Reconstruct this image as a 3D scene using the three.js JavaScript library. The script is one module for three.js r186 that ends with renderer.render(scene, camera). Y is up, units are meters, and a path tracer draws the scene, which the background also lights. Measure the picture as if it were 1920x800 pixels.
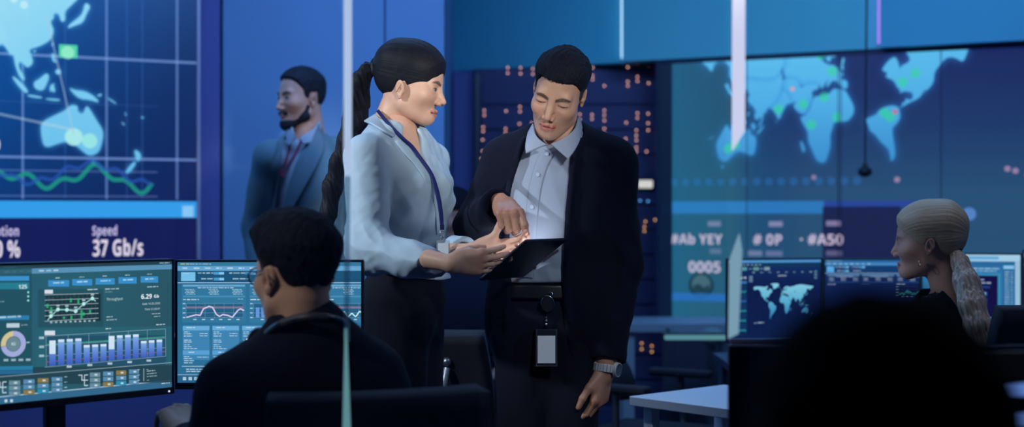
import * as THREE from 'three';
import { RectAreaLightUniformsLib } from 'three/addons/lights/RectAreaLightUniformsLib.js';
import { RoundedBoxGeometry } from 'three/addons/geometries/RoundedBoxGeometry.js';
import { mergeGeometries } from 'three/addons/utils/BufferGeometryUtils.js';
import { ImprovedNoise } from 'three/addons/math/ImprovedNoise.js';

// ------------------------------------------------------------------ camera, sky, lights, exposure
const scene = new THREE.Scene();
scene.background = new THREE.Color(0x010206);          // a closed room: hardly any sky
const F = 2700, EYE = 1.30;                            // focal length in pixels of the 1920 x 800 frame, height of the lens
const camera = new THREE.PerspectiveCamera(2 * Math.atan(400 / F) * 180 / Math.PI, 1920 / 800, 0.1, 60);
camera.position.set(0, EYE, 0);
camera.lookAt(0, EYE, -1);
camera.focus = 3.78;
camera.userData.fStop = 1.9;
const renderer = new THREE.WebGLRenderer({ antialias: true });
renderer.toneMapping = THREE.LinearToneMapping;
renderer.toneMappingExposure = 1;
renderer.shadowMap.enabled = true;
RectAreaLightUniformsLib.init();
// ceiling panels and spots: [x, y, z, width, depth, colour, intensity, tilt towards the back wall]
const CEILING_PANELS = [
  [-0.55, 3.02, -4.75, 1.5, 0.5, [0.26, 0.49, 1.0], 14, 0.42],
  [1.5, 3.02, -5.2, 1.5, 0.5, [0.24, 0.50, 0.95], 10, 0.42],
  [-1.9, 3.02, -3.6, 0.5, 1.2, [0.42, 0.60, 1.0], 3, 0],
  [1.6, 3.02, -3.4, 1.2, 0.5, [0.62, 0.68, 0.95], 4, 0],
];
const SPOTS = [   // position, target, colour, intensity, cone half angle (degrees), bulb radius; all after the first are added fill
  [[-2.75, 2.8, -2.35], [-0.38, 1.43, -3.8], [0.88, 0.94, 1.0], 32, 10, 5],
  [[0.75, 2.05, -1.3], [-0.05, 1.63, -3.8], [1.0, 0.92, 0.88], 30, 7.5, 4],
  [[-2.3, 2.8, -1.5], [-0.46, 1.18, -2.95], [1.0, 0.86, 0.78], 10, 5.5, 3],
  [[1.0, 2.6, -1.6], [0.14, 0.98, -3.8], [0.9, 0.93, 1.0], 8, 12, 4],
];
const TABLET_GLOW = 3.9, SCREEN_GLOW = 1.0;

// ------------------------------------------------------------------ small tools
const V = (x, y, z) => new THREE.Vector3(x, y, z);
const W = (px, py, d) => V((px - 960) / F * d, EYE - (py - 400) / F * d, -d);   // a place from where it shows and how far off it stands
const clamp = (x, a = 0, b = 1) => (x < a ? a : x > b ? b : x);
const mix = (a, b, t) => a + (b - a) * t;
const sstep = (a, b, x) => { const t = clamp((x - a) / (b - a)); return t * t * (3 - 2 * t); };
let seedState = 7;
const rnd = () => { seedState = (seedState + 0x6d2b79f5) | 0; let t = Math.imul(seedState ^ (seedState >>> 15), 1 | seedState); t = (t + Math.imul(t ^ (t >>> 7), 61 | t)) ^ t; return ((t ^ (t >>> 14)) >>> 0) / 4294967296; };
const perlin = new ImprovedNoise();
const noise = (x, y, z) => perlin.noise(x + 31.7, y + 11.3, z + 53.9);
const table = (pts) => (x) => {                        // piecewise linear look-up of [x, y] pairs
  if (x <= pts[0][0]) return pts[0][1];
  for (let i = 1; i < pts.length; i++) if (x <= pts[i][0]) return mix(pts[i - 1][1], pts[i][1], (x - pts[i - 1][0]) / (pts[i][0] - pts[i - 1][0]));
  return pts[pts.length - 1][1];
};
const counts = {};
const numbered = (n) => { const k = counts[n] = (counts[n] ?? -1) + 1; return k ? n + '_' + String(k).padStart(3, '0') : n; };
const shade = (o) => { o.castShadow = true; o.receiveShadow = true; return o; };
function thing(name, label, category, at = V(0, 0, 0), group) {
  const o = new THREE.Group(); o.name = numbered(name); o.position.copy(at); scene.add(o);
  o.userData = { label, category }; if (group) o.userData.group = group;
  return o;
}
function part(name, geometry, material, parent, label) {
  const m = shade(new THREE.Mesh(geometry, material)); m.name = name; parent.add(m);
  if (label) m.userData.label = label;
  return m;
}
// a part whose geometry was shaped in room coordinates
function partW(name, geometry, material, parent, label) {
  const p = V(0, 0, 0); for (let o = parent; o && o !== scene; o = o.parent) p.add(o.position);
  geometry.translate(-p.x, -p.y, -p.z);
  return part(name, geometry, material, parent, label);
}
function struct(name, geometry, material, parent = scene) {
  const m = shade(new THREE.Mesh(geometry, material)); m.name = name; parent.add(m);
  if (parent === scene) m.userData.kind = 'structure';
  return m;
}
const std = (color, roughness = 0.6, extra = {}) => { const { metalness = 0, ...more } = extra; const m = new THREE.MeshStandardMaterial({ roughness, metalness, ...more }); m.color.setRGB(...color); return m; };
const phys = (color, roughness, extra = {}) => { const m = new THREE.MeshPhysicalMaterial({ roughness, ...extra }); m.color.setRGB(...color); return m; };
const glow = (color, strength = 1) => { const m = new THREE.MeshStandardMaterial({ color: 0x000000, roughness: 0.5 }); m.emissive.setRGB(...color); m.emissiveIntensity = strength; return m; };
const box = (w, h, d, r = 0) => r ? new RoundedBoxGeometry(w, h, d, 2, r) : new THREE.BoxGeometry(w, h, d);
const boxAt = (w, h, d, x, y, z, r = 0) => box(w, h, d, r).translate(x, y, z);
// round bar between two points
function bar(a, b, r, r2 = r, seg = 12) {
  const d = b.clone().sub(a), g = new THREE.CylinderGeometry(r2, r, d.length(), seg);
  g.applyQuaternion(new THREE.Quaternion().setFromUnitVectors(V(0, 1, 0), d.clone().normalize()));
  return g.translate((a.x + b.x) / 2, (a.y + b.y) / 2, (a.z + b.z) / 2);
}
const tube = (pts, r, n = 40, seg = 8) => new THREE.TubeGeometry(new THREE.CatmullRomCurve3(pts), n, r, seg);
// A cloth sheet through a grid of points (rows of Vector3), smoothed and thickened along its normal.
function sheet(rows, thick, nu = 16, nv = 16) {
  const curves = rows.map((r) => new THREE.CatmullRomCurve3(r)), grid = [];
  const cols = [];
  for (let i = 0; i <= nu; i++) cols.push(curves.map((c) => c.getPoint(i / nu)));
  for (let i = 0; i <= nu; i++) {
    const c = cols[i].length > 1 ? new THREE.CatmullRomCurve3(cols[i]) : null;
    for (let j = 0; j <= nv; j++) grid.push(c.getPoint(j / nv));
  }
  const at = (i, j) => grid[clamp(i, 0, nu) * (nv + 1) + clamp(j, 0, nv)], pos = [], idx = [], N = (nu + 1) * (nv + 1);
  const top = [], bottom = [];
  for (let i = 0; i <= nu; i++) for (let j = 0; j <= nv; j++) {
    const n = at(i + 1, j).clone().sub(at(i - 1, j)).cross(at(i, j + 1).clone().sub(at(i, j - 1))).normalize().multiplyScalar(thick / 2);
    top.push(at(i, j).clone().add(n)); bottom.push(at(i, j).clone().sub(n));
  }
  for (const p of [...top, ...bottom]) pos.push(p.x, p.y, p.z);
  const q = (a, b, c, d) => idx.push(a, b, c, a, c, d);
  for (let i = 0; i < nu; i++) for (let j = 0; j < nv; j++) {
    const a = i * (nv + 1) + j, b = a + nv + 1;
    q(a, b, b + 1, a + 1); q(N + a, N + a + 1, N + b + 1, N + b);
  }
  for (let i = 0; i < nu; i++) { const a = i * (nv + 1), b = a + nv + 1, c = a + nv, d = c + nv + 1; q(a, N + a, N + b, b); q(c, d, N + d, N + c); }
  for (let j = 0; j < nv; j++) { const a = j, b = j + 1, c = nu * (nv + 1) + j, d = c + 1; q(a, b, N + b, N + a); q(c, N + c, N + d, d); }
  const g = new THREE.BufferGeometry();
  g.setAttribute('position', new THREE.Float32BufferAttribute(pos, 3)); g.setIndex(idx); g.computeVertexNormals();
  return g;
}

// ------------------------------------------------------------------ solids by distance fields, meshed with surface nets
const smin = (a, b, k) => { const h = k - Math.abs(a - b); return h > 0 ? Math.min(a, b) - h * h / (4 * k) : Math.min(a, b); };
const smax = (a, b, k) => -smin(-a, -b, k);
const bound = (f, c, R) => { f.c = c; f.R = R; return f; };
function cap(a, b, ra, rb = ra) {
  const ax = a.x, ay = a.y, az = a.z, bx = b.x - ax, by = b.y - ay, bz = b.z - az, ll = bx * bx + by * by + bz * bz || 1e-9;
  return bound((x, y, z) => {
    const px = x - ax, py = y - ay, pz = z - az;
    let t = (px * bx + py * by + pz * bz) / ll; t = t < 0 ? 0 : t > 1 ? 1 : t;
    const qx = px - bx * t, qy = py - by * t, qz = pz - bz * t;
    return Math.sqrt(qx * qx + qy * qy + qz * qz) - (ra + (rb - ra) * t);
  }, [ax + bx / 2, ay + by / 2, az + bz / 2], Math.sqrt(ll) / 2 + Math.max(ra, rb));
}
const E3 = (rx, ry, rz) => new THREE.Matrix4().makeRotationFromEuler(new THREE.Euler(rx * Math.PI / 180, ry * Math.PI / 180, rz * Math.PI / 180, 'YXZ'));
function ell(c, r, rot) {
  const cx = c.x, cy = c.y, cz = c.z, [a, b, d] = r, m = rot ? rot.clone().invert().elements : null, low = Math.min(a, b, d);
  return bound((x, y, z) => {
    let px = x - cx, py = y - cy, pz = z - cz;
    if (m) { const qx = m[0] * px + m[4] * py + m[8] * pz, qy = m[1] * px + m[5] * py + m[9] * pz; pz = m[2] * px + m[6] * py + m[10] * pz; px = qx; py = qy; }
    const ux = px / a, uy = py / b, uz = pz / d, k0 = Math.sqrt(ux * ux + uy * uy + uz * uz);
    if (k0 < 1e-4) return -low;
    const vx = ux / a, vy = uy / b, vz = uz / d;
    return k0 * (k0 - 1) / Math.sqrt(vx * vx + vy * vy + vz * vz);
  }, [cx, cy, cz], Math.max(a, b, d));
}
// rounded box, centre c, half sizes h
function rbox(c, h, r, rot) {
  const m = rot ? rot.clone().invert().elements : null;
  return bound((x, y, z) => {
    let px = x - c.x, py = y - c.y, pz = z - c.z;
    if (m) { const qx = m[0] * px + m[4] * py + m[8] * pz, qy = m[1] * px + m[5] * py + m[9] * pz; pz = m[2] * px + m[6] * py + m[10] * pz; px = qx; py = qy; }
    const qx = Math.abs(px) - h[0] + r, qy = Math.abs(py) - h[1] + r, qz = Math.abs(pz) - h[2] + r;
    const ox = Math.max(qx, 0), oy = Math.max(qy, 0), oz = Math.max(qz, 0);
    return Math.sqrt(ox * ox + oy * oy + oz * oz) + Math.min(Math.max(qx, qy, qz), 0) - r;
  }, [c.x, c.y, c.z], Math.hypot(...h));
}
function uni(k, ...fs) {
  fs = fs.flat();
  return (x, y, z) => {
    let d = 1e3;
    for (let i = 0; i < fs.length; i++) {
      const f = fs[i];
      if (f.c) { const ux = x - f.c[0], uy = y - f.c[1], uz = z - f.c[2], g = d + k + f.R; if (g > 0 && ux * ux + uy * uy + uz * uz > g * g) continue; }
      d = smin(d, f(x, y, z), k);
    }
    return d;
  };
}
const chain = (k, pts, rs) => uni(k, pts.slice(1).map((p, i) => cap(pts[i], p, rs[i], rs[i + 1])));
const cut = (k, a, b) => (x, y, z) => smax(a(x, y, z), -b(x, y, z), k);
const both = (k, a, b) => (x, y, z) => smax(a(x, y, z), b(x, y, z), k);
const grow = (f, r) => (x, y, z) => f(x, y, z) - r;
const plane = (p, n) => { const m = n.clone().normalize(), o = p.dot(m); return (x, y, z) => x * m.x + y * m.y + z * m.z - o; };  // positive on the side of n
function posed(f, M) {                                  // field in a moved, turned and evenly scaled frame
  const e = M.clone().invert().elements, s = 1 / Math.hypot(e[0], e[1], e[2]);
  return (x, y, z) => f(e[0] * x + e[4] * y + e[8] * z + e[12], e[1] * x + e[5] * y + e[9] * z + e[13], e[2] * x + e[6] * y + e[10] * z + e[14]) * s;
}
const pose = (p, yaw, pitch, roll, s = 1) => new THREE.Matrix4().makeTranslation(p.x, p.y, p.z).multiply(new THREE.Matrix4().makeRotationZ(roll * Math.PI / 180))
  .multiply(new THREE.Matrix4().makeRotationY(yaw * Math.PI / 180)).multiply(new THREE.Matrix4().makeRotationX(pitch * Math.PI / 180)).multiply(new THREE.Matrix4().makeScale(s, s, s));

function solid(f, lo, hi, h, colour) {
  const nx = Math.ceil((hi.x - lo.x) / h) + 1, ny = Math.ceil((hi.y - lo.y) / h) + 1, nz = Math.ceil((hi.z - lo.z) / h) + 1, B = 6;
  const bx = Math.ceil(nx / B), by = Math.ceil(ny / B), bz = Math.ceil(nz / B), val = new Float32Array(nx * ny * nz), far = B * h * 0.866 * 1.7 + h;
  for (let K = 0; K < bz; K++) for (let J = 0; J < by; J++) for (let I = 0; I < bx; I++) {
    const v = f(lo.x + (I + 0.5) * B * h, lo.y + (J + 0.5) * B * h, lo.z + (K + 0.5) * B * h), skip = Math.abs(v) > far;
    for (let k = K * B; k < Math.min(nz, K * B + B); k++) for (let j = J * B; j < Math.min(ny, J * B + B); j++) for (let i = I * B; i < Math.min(nx, I * B + B); i++) {
      let w = skip ? v : f(lo.x + i * h, lo.y + j * h, lo.z + k * h);
      if (i === 0 || j === 0 || k === 0 || i === nx - 1 || j === ny - 1 || k === nz - 1) w = Math.max(w, h * 0.3);   // closed at the limits of the grid
      val[(k * ny + j) * nx + i] = w;
    }
  }
  const id = new Int32Array(nx * ny * nz).fill(-1), pos = [], nor = [], col = [], idx = [];
  const sx = 1, sy = nx, sz = nx * ny, corner = [0, sx, sy, sx + sy, sz, sx + sz, sy + sz, sx + sy + sz], e = h * 0.6, c3 = [0, 0, 0];
  for (let k = 0; k < nz - 1; k++) for (let j = 0; j < ny - 1; j++) for (let i = 0; i < nx - 1; i++) {
    const o = (k * ny + j) * nx + i; let m = 0;
    for (let c = 0; c < 8; c++) if (val[o + corner[c]] < 0) m |= 1 << c;
    if (m === 0 || m === 255) continue;
    let X = 0, Y = 0, Z = 0, n = 0;
    for (let a = 0; a < 8; a++) for (let bit = 1; bit < 8; bit <<= 1) {
      if (a & bit) continue; const b = a | bit;
      if (((m >> a) & 1) === ((m >> b) & 1)) continue;
      const va = val[o + corner[a]], vb = val[o + corner[b]], t = va / (va - vb);
      X += (a & 1) + (bit === 1 ? t : 0); Y += ((a >> 1) & 1) + (bit === 2 ? t : 0); Z += ((a >> 2) & 1) + (bit === 4 ? t : 0); n++;
    }
    const x = lo.x + (i + X / n) * h, y = lo.y + (j + Y / n) * h, z = lo.z + (k + Z / n) * h;
    let gx = f(x + e, y, z) - f(x - e, y, z), gy = f(x, y + e, z) - f(x, y - e, z), gz = f(x, y, z + e) - f(x, y, z - e);
    const gl = Math.sqrt(gx * gx + gy * gy + gz * gz) || 1;
    id[o] = pos.length / 3; pos.push(x, y, z); nor.push(gx / gl, gy / gl, gz / gl);
    if (colour) { colour(x, y, z, c3); col.push(c3[0], c3[1], c3[2]); }
  }
  for (let k = 1; k < nz - 1; k++) for (let j = 1; j < ny - 1; j++) for (let i = 1; i < nx - 1; i++) {
    const o = (k * ny + j) * nx + i, a = val[o] < 0;
    const face = (s, u, v) => {
      if (a === (val[o + s] < 0)) return;
      const p = id[o - u - v], q = id[o - v], r = id[o], t = id[o - u];
      if (p < 0 || q < 0 || r < 0 || t < 0) return;
      if (a) idx.push(p, q, r, p, r, t); else idx.push(p, r, q, p, t, r);
    };
    face(sx, sy, sz); face(sy, sz, sx); face(sz, sx, sy);
  }
  const g = new THREE.BufferGeometry();
  g.setAttribute('position', new THREE.Float32BufferAttribute(pos, 3)); g.setAttribute('normal', new THREE.Float32BufferAttribute(nor, 3));
  if (colour) g.setAttribute('color', new THREE.Float32BufferAttribute(col, 3));
  g.setIndex(idx);
  return g;
}
// where the line of sight through a pixel first meets a field, lifted off it a little
function onto(f, px, py, lift = 0.003, from = 2, to = 9) {
  const dir = W(px, py, 1).sub(V(0, EYE, 0)); let d = from, best = 1e3, at = from;
  for (let i = 0; i < 160 && d < to; i++) { const v = f(dir.x * d, EYE + dir.y * d, -d); if (v < best) { best = v; at = d; } if (v < 0.0006) break; d += Math.max(v * 0.7, 0.0008); }
  d = at;
  const p = V(dir.x * d, EYE + dir.y * d, -d), e = 0.004;
  const n = V(f(p.x + e, p.y, p.z) - f(p.x - e, p.y, p.z), f(p.x, p.y + e, p.z) - f(p.x, p.y - e, p.z), f(p.x, p.y, p.z + e) - f(p.x, p.y, p.z - e)).normalize();
  const r = p.addScaledVector(n, lift); r.normal = n;
  return r;
}
// ------------------------------------------------------------------ anatomy: heads and hands as distance fields
// Head in its own frame: origin between the ears, y up, z out of the face, x to the person's left; metres at scale 1.
function headField(o = {}) {
  const { w = 1, earS = 0.86, noseY = 0, tip = 0.0096, earY = 0, earZ = 0, slim = 1, jaw = 1, chin = 0, nose = 1, neck = 0.056, lips = 1, brow = 1, ears = true, neckTo = V(0, -0.2, -0.045), cheek = 1 } = o;
  const soft = [ell(V(0, 0.042, -0.008), [0.0745 * w, 0.088, 0.099]), ell(V(0, -0.024 + chin * 0.5, 0.027), [0.060 * w * slim, 0.079 - chin * 0.5, 0.062])];
  for (const s of [-1, 1]) {
    soft.push(cap(V(s * 0.050 * jaw, -0.052, 0.004), V(s * 0.015, -0.088 + chin, 0.066), 0.019, 0.017));
    soft.push(ell(V(s * 0.044 * w, -0.014, 0.055), [0.021 * w, 0.018, 0.026 * cheek]));
  }
  const mass = uni(0.020, [uni(0.034, soft), cap(V(0, -0.045, -0.026), neckTo, neck, neck * 1.06)]);
  const firm = uni(0.016, [mass, cap(V(-0.036, 0.031, 0.074), V(0.036, 0.031, 0.074), 0.0125 * brow), ell(V(0, -0.087 + chin, 0.073), [0.021, 0.018, 0.019])]);
  const sockets = uni(0.006, [-1, 1].map((s) => ell(V(s * 0.032, 0.012, 0.101), [0.0185, 0.0115, 0.0165])));
  const withSockets = cut(0.014, firm, sockets);
  const lids = [-1, 1].map((s) => ell(V(s * 0.0315, 0.0105, 0.0735), [0.0160, 0.0135, 0.0136]));
  const n = nose;
  const ridge = uni(0.008, [cap(V(0, 0.022, 0.086), V(0, -0.008, 0.099), 0.0075, 0.0088), cap(V(0, -0.008, 0.099), V(0, -0.0275 + noseY, 0.0995 + 0.0095 * n), 0.0086, tip)]);
  const wings = uni(0.004, [-1, 1].map((s) => ell(V(s * 0.0118, -0.0315 + noseY * 0.6, 0.0985), [0.0072, 0.0072, 0.0095])));
  const mouth = uni(0.004, [-1, 1].flatMap((s) => [
    cap(V(0, -0.0505, 0.0945), V(s * 0.013, -0.0525, 0.0905), 0.0052 * lips, 0.0046 * lips), cap(V(s * 0.013, -0.0525, 0.0905), V(s * 0.0235, -0.0568, 0.0790), 0.0044 * lips, 0.0026),
    cap(V(0, -0.0622, 0.0935), V(s * 0.011, -0.0616, 0.0905), 0.0064 * lips, 0.0056 * lips), cap(V(s * 0.011, -0.0616, 0.0905), V(s * 0.0225, -0.0578, 0.0790), 0.005 * lips, 0.0026)]));
  const line = uni(0.002, [-1, 1].map((s) => cap(V(0, -0.0562, 0.0990), V(s * 0.022, -0.0572, 0.0868), 0.0012, 0.0009)));
  const nostrils = uni(0.001, [-1, 1].map((s) => ell(V(s * 0.0062, -0.0385, 0.1015), [0.0036, 0.0034, 0.0056])));
  let face = uni(0.0075, [withSockets, ...lids]);
  face = uni(0.011, [face, ridge]);
  face = uni(0.0065, [face, wings]);
  face = uni(0.0085, [face, mouth]);
  face = cut(0.0022, face, line);
  face = cut(0.002, face, nostrils);
  if (!ears) return face;
  const E = [];
  for (const s of [-1, 1]) {
    const rot = E3(-10, s * 26, s * -7), k = earS, c = V(s * (0.0745 * w + 0.003), -0.003 + earY, -0.012 + earZ), at = (a, b, d) => c.clone().add(V(s * a * k, b * k, d * k));
    const shell = uni(0.004 * k, [ell(at(0, 0.004, 0), [0.0085 * k, 0.030 * k, 0.0195 * k], rot), ell(at(-0.001, -0.024, 0.006), [0.006 * k, 0.011 * k, 0.009 * k], rot)]);
    let ear = cut(0.003, shell, ell(at(0.0085, 0.006, 0.001), [0.0062 * k, 0.0225 * k, 0.0140 * k], rot));
    ear = uni(0.003, [ear, cap(at(0.0052, 0.022, 0.001), at(0.0050, -0.008, -0.008), 0.0030 * k, 0.0034 * k)]);          // inner fold
    ear = cut(0.003, ear, ell(at(0.006, -0.004, 0.004), [0.0070 * k, 0.0105 * k, 0.0078 * k], rot));                   // bowl
    ear = uni(0.004, [ear, ell(at(-0.001, -0.005, 0.0165), [0.0052 * k, 0.0075 * k, 0.0050 * k])]);                     // tragus
    const f = (x, y, z) => ear(x, y, z);
    E.push(bound(f, [c.x, c.y, c.z], 0.045));
  }
  return uni(0.005, [face, ...E]);
}
// colours of a face at a place in the head's frame (linear light)
function faceColour(o) {
  const { skin, lip, browC = [0.012, 0.009, 0.009], eye = 'open', browW = 1, stubble = 0, iris = [0.03, 0.015, 0.008], lash = 1 } = o;
  return (x, y, z, c) => {
    let [r, g, b] = skin; const ax = Math.abs(x), put = (q, t) => { r = mix(r, q[0], t); g = mix(g, q[1], t); b = mix(b, q[2], t); };
    const mott = 0.04 * noise(x * 60, y * 60, z * 60); r *= 1 + mott; g *= 1 + mott; b *= 1 + mott;
    if (z > 0.02) {
      const ruddy = Math.exp(-((ax - 0.042) ** 2 + (y + 0.018) ** 2) / 0.0005) * 0.28 + Math.exp(-(ax * ax + (y + 0.028) ** 2) / 0.00025) * 0.3 * (z > 0.09 ? 1 : 0);
      put([skin[0] * 0.96, skin[1] * 0.74, skin[2] * 0.70], ruddy);
      if (stubble) put([skin[0] * 0.55, skin[1] * 0.56, skin[2] * 0.6], stubble * sstep(-0.036, -0.046, y + 0.25 * Math.max(0, ax - 0.03)) * (1 - sstep(0.02, 0.0, z)));
      // lips
      const lu = -0.0468 - 8 * ax * ax * 0.6 - (ax < 0.006 ? 0.0012 * (1 - ax / 0.006) : 0), ll = -0.0690 + 14 * ax * ax;
      const inl = sstep(0, 0.0016, lu - y) * sstep(0, 0.0016, y - ll) * sstep(0.0265, 0.0225, ax) * (z > 0.072 ? 1 : 0);
      put(lip, inl * 0.9);
      put([lip[0] * 0.22, lip[1] * 0.2, lip[2] * 0.25], sstep(0.0016, 0.0005, Math.abs(y + 0.0565 + 0.0006)) * sstep(0.027, 0.022, ax) * (z > 0.075 ? 0.85 : 0));
      // nostrils
      put([skin[0] * 0.12, skin[1] * 0.08, skin[2] * 0.08], sstep(0.0052, 0.0030, Math.hypot(ax - 0.0063, (z - 0.1015) * 0.7, (y + 0.0385) * 1.1)) * 0.9);
      // brows
      const t = clamp((ax - 0.013) / 0.036), by = (o.browY ?? 0.0265) + 0.0075 * Math.sin(t * 2.3) - 0.003 * t, bh = 0.0046 * browW * (0.55 + 0.7 * Math.sin(Math.min(1, t * 1.4 + 0.25) * Math.PI * 0.5)) * (1 - 0.6 * t * t);
      if (z > 0.04) put(browC, sstep(bh + 0.0014, bh - 0.0008, Math.abs(y - by)) * sstep(0.0075, 0.012, ax) * sstep(0.052, 0.047, ax) * (0.8 + 0.25 * noise(x * 900, y * 260, 3)));
      // eyes
      const ex = (ax - 0.0315) / 0.0148, u = 1 - ex * ex;
      if (u > 0 && z > 0.06) {
        const top = 0.0105 + (eye === 'open' ? 0.0040 : eye === 'down' ? -0.0012 : -0.0030) * Math.sqrt(u), low = 0.0100 - (eye === 'closed' ? 0.0048 : 0.0040) * Math.sqrt(u);
        const inside = sstep(0, 0.0009, top - y) * sstep(0, 0.0009, y - low);
        put([0.34, 0.31, 0.30], inside);
        const ir = Math.hypot(ax - 0.0315 - 0.001, y - (eye === 'open' ? 0.0105 : 0.0065));
        put(iris, inside * sstep(0.0062, 0.0052, ir)); put([0.004, 0.004, 0.005], inside * sstep(0.0030, 0.0022, ir));
        put([0.010, 0.007, 0.007], sstep(0.0017 * lash, 0.0004, Math.abs(y - top - 0.0004)) * sstep(0, 0.12, u) * 0.95);
        put([skin[0] * 0.55, skin[1] * 0.36, skin[2] * 0.33], sstep(0.0012, 0.0002, Math.abs(y - low + 0.0003)) * sstep(0, 0.2, u) * 0.6);
      }
      const fold = Math.abs(y - (0.0188 + 0.002 * u));
      if (u > 0 && z > 0.06) put([skin[0] * 0.5, skin[1] * 0.36, skin[2] * 0.34], sstep(0.0016, 0.0004, fold) * 0.55 * sstep(0, 0.3, u));
    }
    c[0] = r; c[1] = g; c[2] = b;
  };
}
// hair cap: a skull grown by `thick(x, y, z)` and kept above a hairline that depends on where on the head one is
function hairField(o) {
  const { w = 1, thick, line, edge = 0.008, centre = V(0, 0.042, -0.008), radii } = o;
  const skull = ell(centre, radii ?? [0.0745 * w, 0.088, 0.099]);
  const { flush = 0 } = o;
  return (x, y, z) => { const l = line(x, y, z), t = flush ? 0.0045 + (thick(x, y, z) - 0.0045) * (0.12 + 0.88 * sstep(-0.004, flush, y - l)) : thick(x, y, z); return smax(skull(x, y, z) - t, (l - y) * 0.62, edge); };
}
// Hand: wrist at p, fingers along d, palm facing n. curls: three bends per finger in degrees, index first. Returns a field and its limits.
function handField(p, d, n, right, curls, o = {}) {
  const { s: sc = 1, spread = [5, 1, -3, -8], thumb = [[0.55, 0.75, 0.25], [0.75, 0.55, 0.3], [0.9, 0.35, 0.3]], arm = 0.07, armDir, wrist = 0.025, fat = 1, thumbLen = 1 } = o;
  d = d.clone().normalize(); n = n.clone().addScaledVector(d, -n.dot(d)).normalize();
  const s = d.clone().cross(n).multiplyScalar(right ? 1 : -1);
  const at = (a, b, c) => p.clone().addScaledVector(d, a * sc).addScaledVector(s, b * sc).addScaledVector(n, c * sc);
  const off = [0.0290, 0.0095, -0.0100, -0.0280], kn = [0.092, 0.096, 0.090, 0.081], len = [[0.043, 0.026, 0.021], [0.047, 0.029, 0.022], [0.043, 0.027, 0.021], [0.034, 0.021, 0.019]], rad = [0.0094, 0.0096, 0.0090, 0.0080].map((r) => r * fat);
  const palm = [], fingers = [], tips = [], pts = [p.clone()];
  for (let i = 0; i < 4; i++) {
    const k = at(kn[i], off[i], i === 1 ? -0.002 : 0);
    palm.push(cap(at(0.012, off[i] * 0.55, 0.001), k, 0.0135 * sc, 0.0118 * sc));
    if (i) palm.push(cap(at(0.03, (off[i] + off[i - 1]) * 0.34, 0.002), at(kn[i] - 0.012, (off[i] + off[i - 1]) / 2, 0.001), 0.0130 * sc, 0.0108 * sc));
    let a = k, ang = 0; const segs = [];
    for (let j = 0; j < 3; j++) {
      ang += curls[i][j] * Math.PI / 180;
      const sp = spread[i] * Math.PI / 180 * Math.cos(ang);
      const dir = d.clone().multiplyScalar(Math.cos(ang) * Math.cos(sp)).addScaledVector(s, Math.sin(sp)).addScaledVector(n, Math.sin(ang) * Math.cos(sp)).normalize();
      const b = a.clone().addScaledVector(dir, len[i][j] * sc);
      segs.push(cap(a, b, rad[i] * sc * (1.06 - 0.10 * j), rad[i] * sc * (0.97 - 0.11 * j)));
      a = b; pts.push(b);
    }
    tips.push(a);
    const chainF = uni(0.003, segs);
    fingers.push(chainF);
  }
  palm.push(cap(at(0.016, 0.012, 0.006), at(0.058, 0.030, 0.007), 0.0165 * sc, 0.0120 * sc));
  palm.push(cap(at(0.014, -0.012, 0.005), at(0.06, -0.026, 0.005), 0.0150 * sc, 0.0115 * sc));
  const back = armDir ? armDir.clone().normalize() : d.clone().multiplyScalar(-1);
  palm.push(cap(p.clone(), p.clone().addScaledVector(back, arm), wrist * sc, wrist * 1.22 * sc), cap(p.clone(), at(0.02, 0, 0), wrist * sc * 0.96, wrist * 0.8 * sc));
  pts.push(p.clone().addScaledVector(back, arm));
  let a = at(0.024, 0.026, 0.006); const th = [], tl = [0.043, 0.034 * thumbLen, 0.027 * thumbLen], tr = [0.0135, 0.0108, 0.0098, 0.0078];
  thumb.forEach((t, j) => {
    const dir = d.clone().multiplyScalar(t[0]).addScaledVector(s, t[1]).addScaledVector(n, t[2]).normalize(), b = a.clone().addScaledVector(dir, tl[j] * sc);
    th.push(cap(a, b, tr[j] * sc, tr[j + 1] * sc)); a = b; pts.push(b);
  });
  tips.push(a);
  const body = uni(0.012, palm), thumbF = uni(0.005, th);
  const f = (x, y, z) => {
    let v = smin(body(x, y, z), thumbF(x, y, z), 0.012), m = 1e3;
    for (const q of fingers) m = Math.min(m, q(x, y, z));
    return smin(v, m, 0.0075);
  };
  const lo = V(1e3, 1e3, 1e3), hi = V(-1e3, -1e3, -1e3);
  for (const q of pts) { lo.min(q); hi.max(q); }
  const back_n = n.clone().multiplyScalar(-1);
  return { f, lo: lo.subScalar(0.03), hi: hi.addScalar(0.03), tips, knuckles: [0, 1, 2, 3].map((i) => at(kn[i], off[i], -0.011)), at, s, d, n: back_n };
}
const skinColour = (skin) => (x, y, z, c) => { const m = 1 + 0.05 * noise(x * 70, y * 70, z * 70); c[0] = skin[0] * m; c[1] = skin[1] * m; c[2] = skin[2] * m; };
function handColour(skin, h) {                          // knuckles and finger ends a little redder, nails paler
  return (x, y, z, c) => {
    const m = 1 + 0.05 * noise(x * 70, y * 70, z * 70); let r = skin[0] * m, g = skin[1] * m, b = skin[2] * m;
    for (const k of [...h.knuckles, ...h.tips]) { const q = Math.exp(-((x - k.x) ** 2 + (y - k.y) ** 2 + (z - k.z) ** 2) / 0.00018) * 0.35; g *= 1 - 0.4 * q; b *= 1 - 0.4 * q; }
    c[0] = r; c[1] = g; c[2] = b;
  };
}
const around = (pts, m) => { const lo = V(1e3, 1e3, 1e3), hi = V(-1e3, -1e3, -1e3); for (const p of pts) { lo.min(p); hi.max(p); } return [lo.subScalar(m), hi.addScalar(m)]; };
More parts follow.
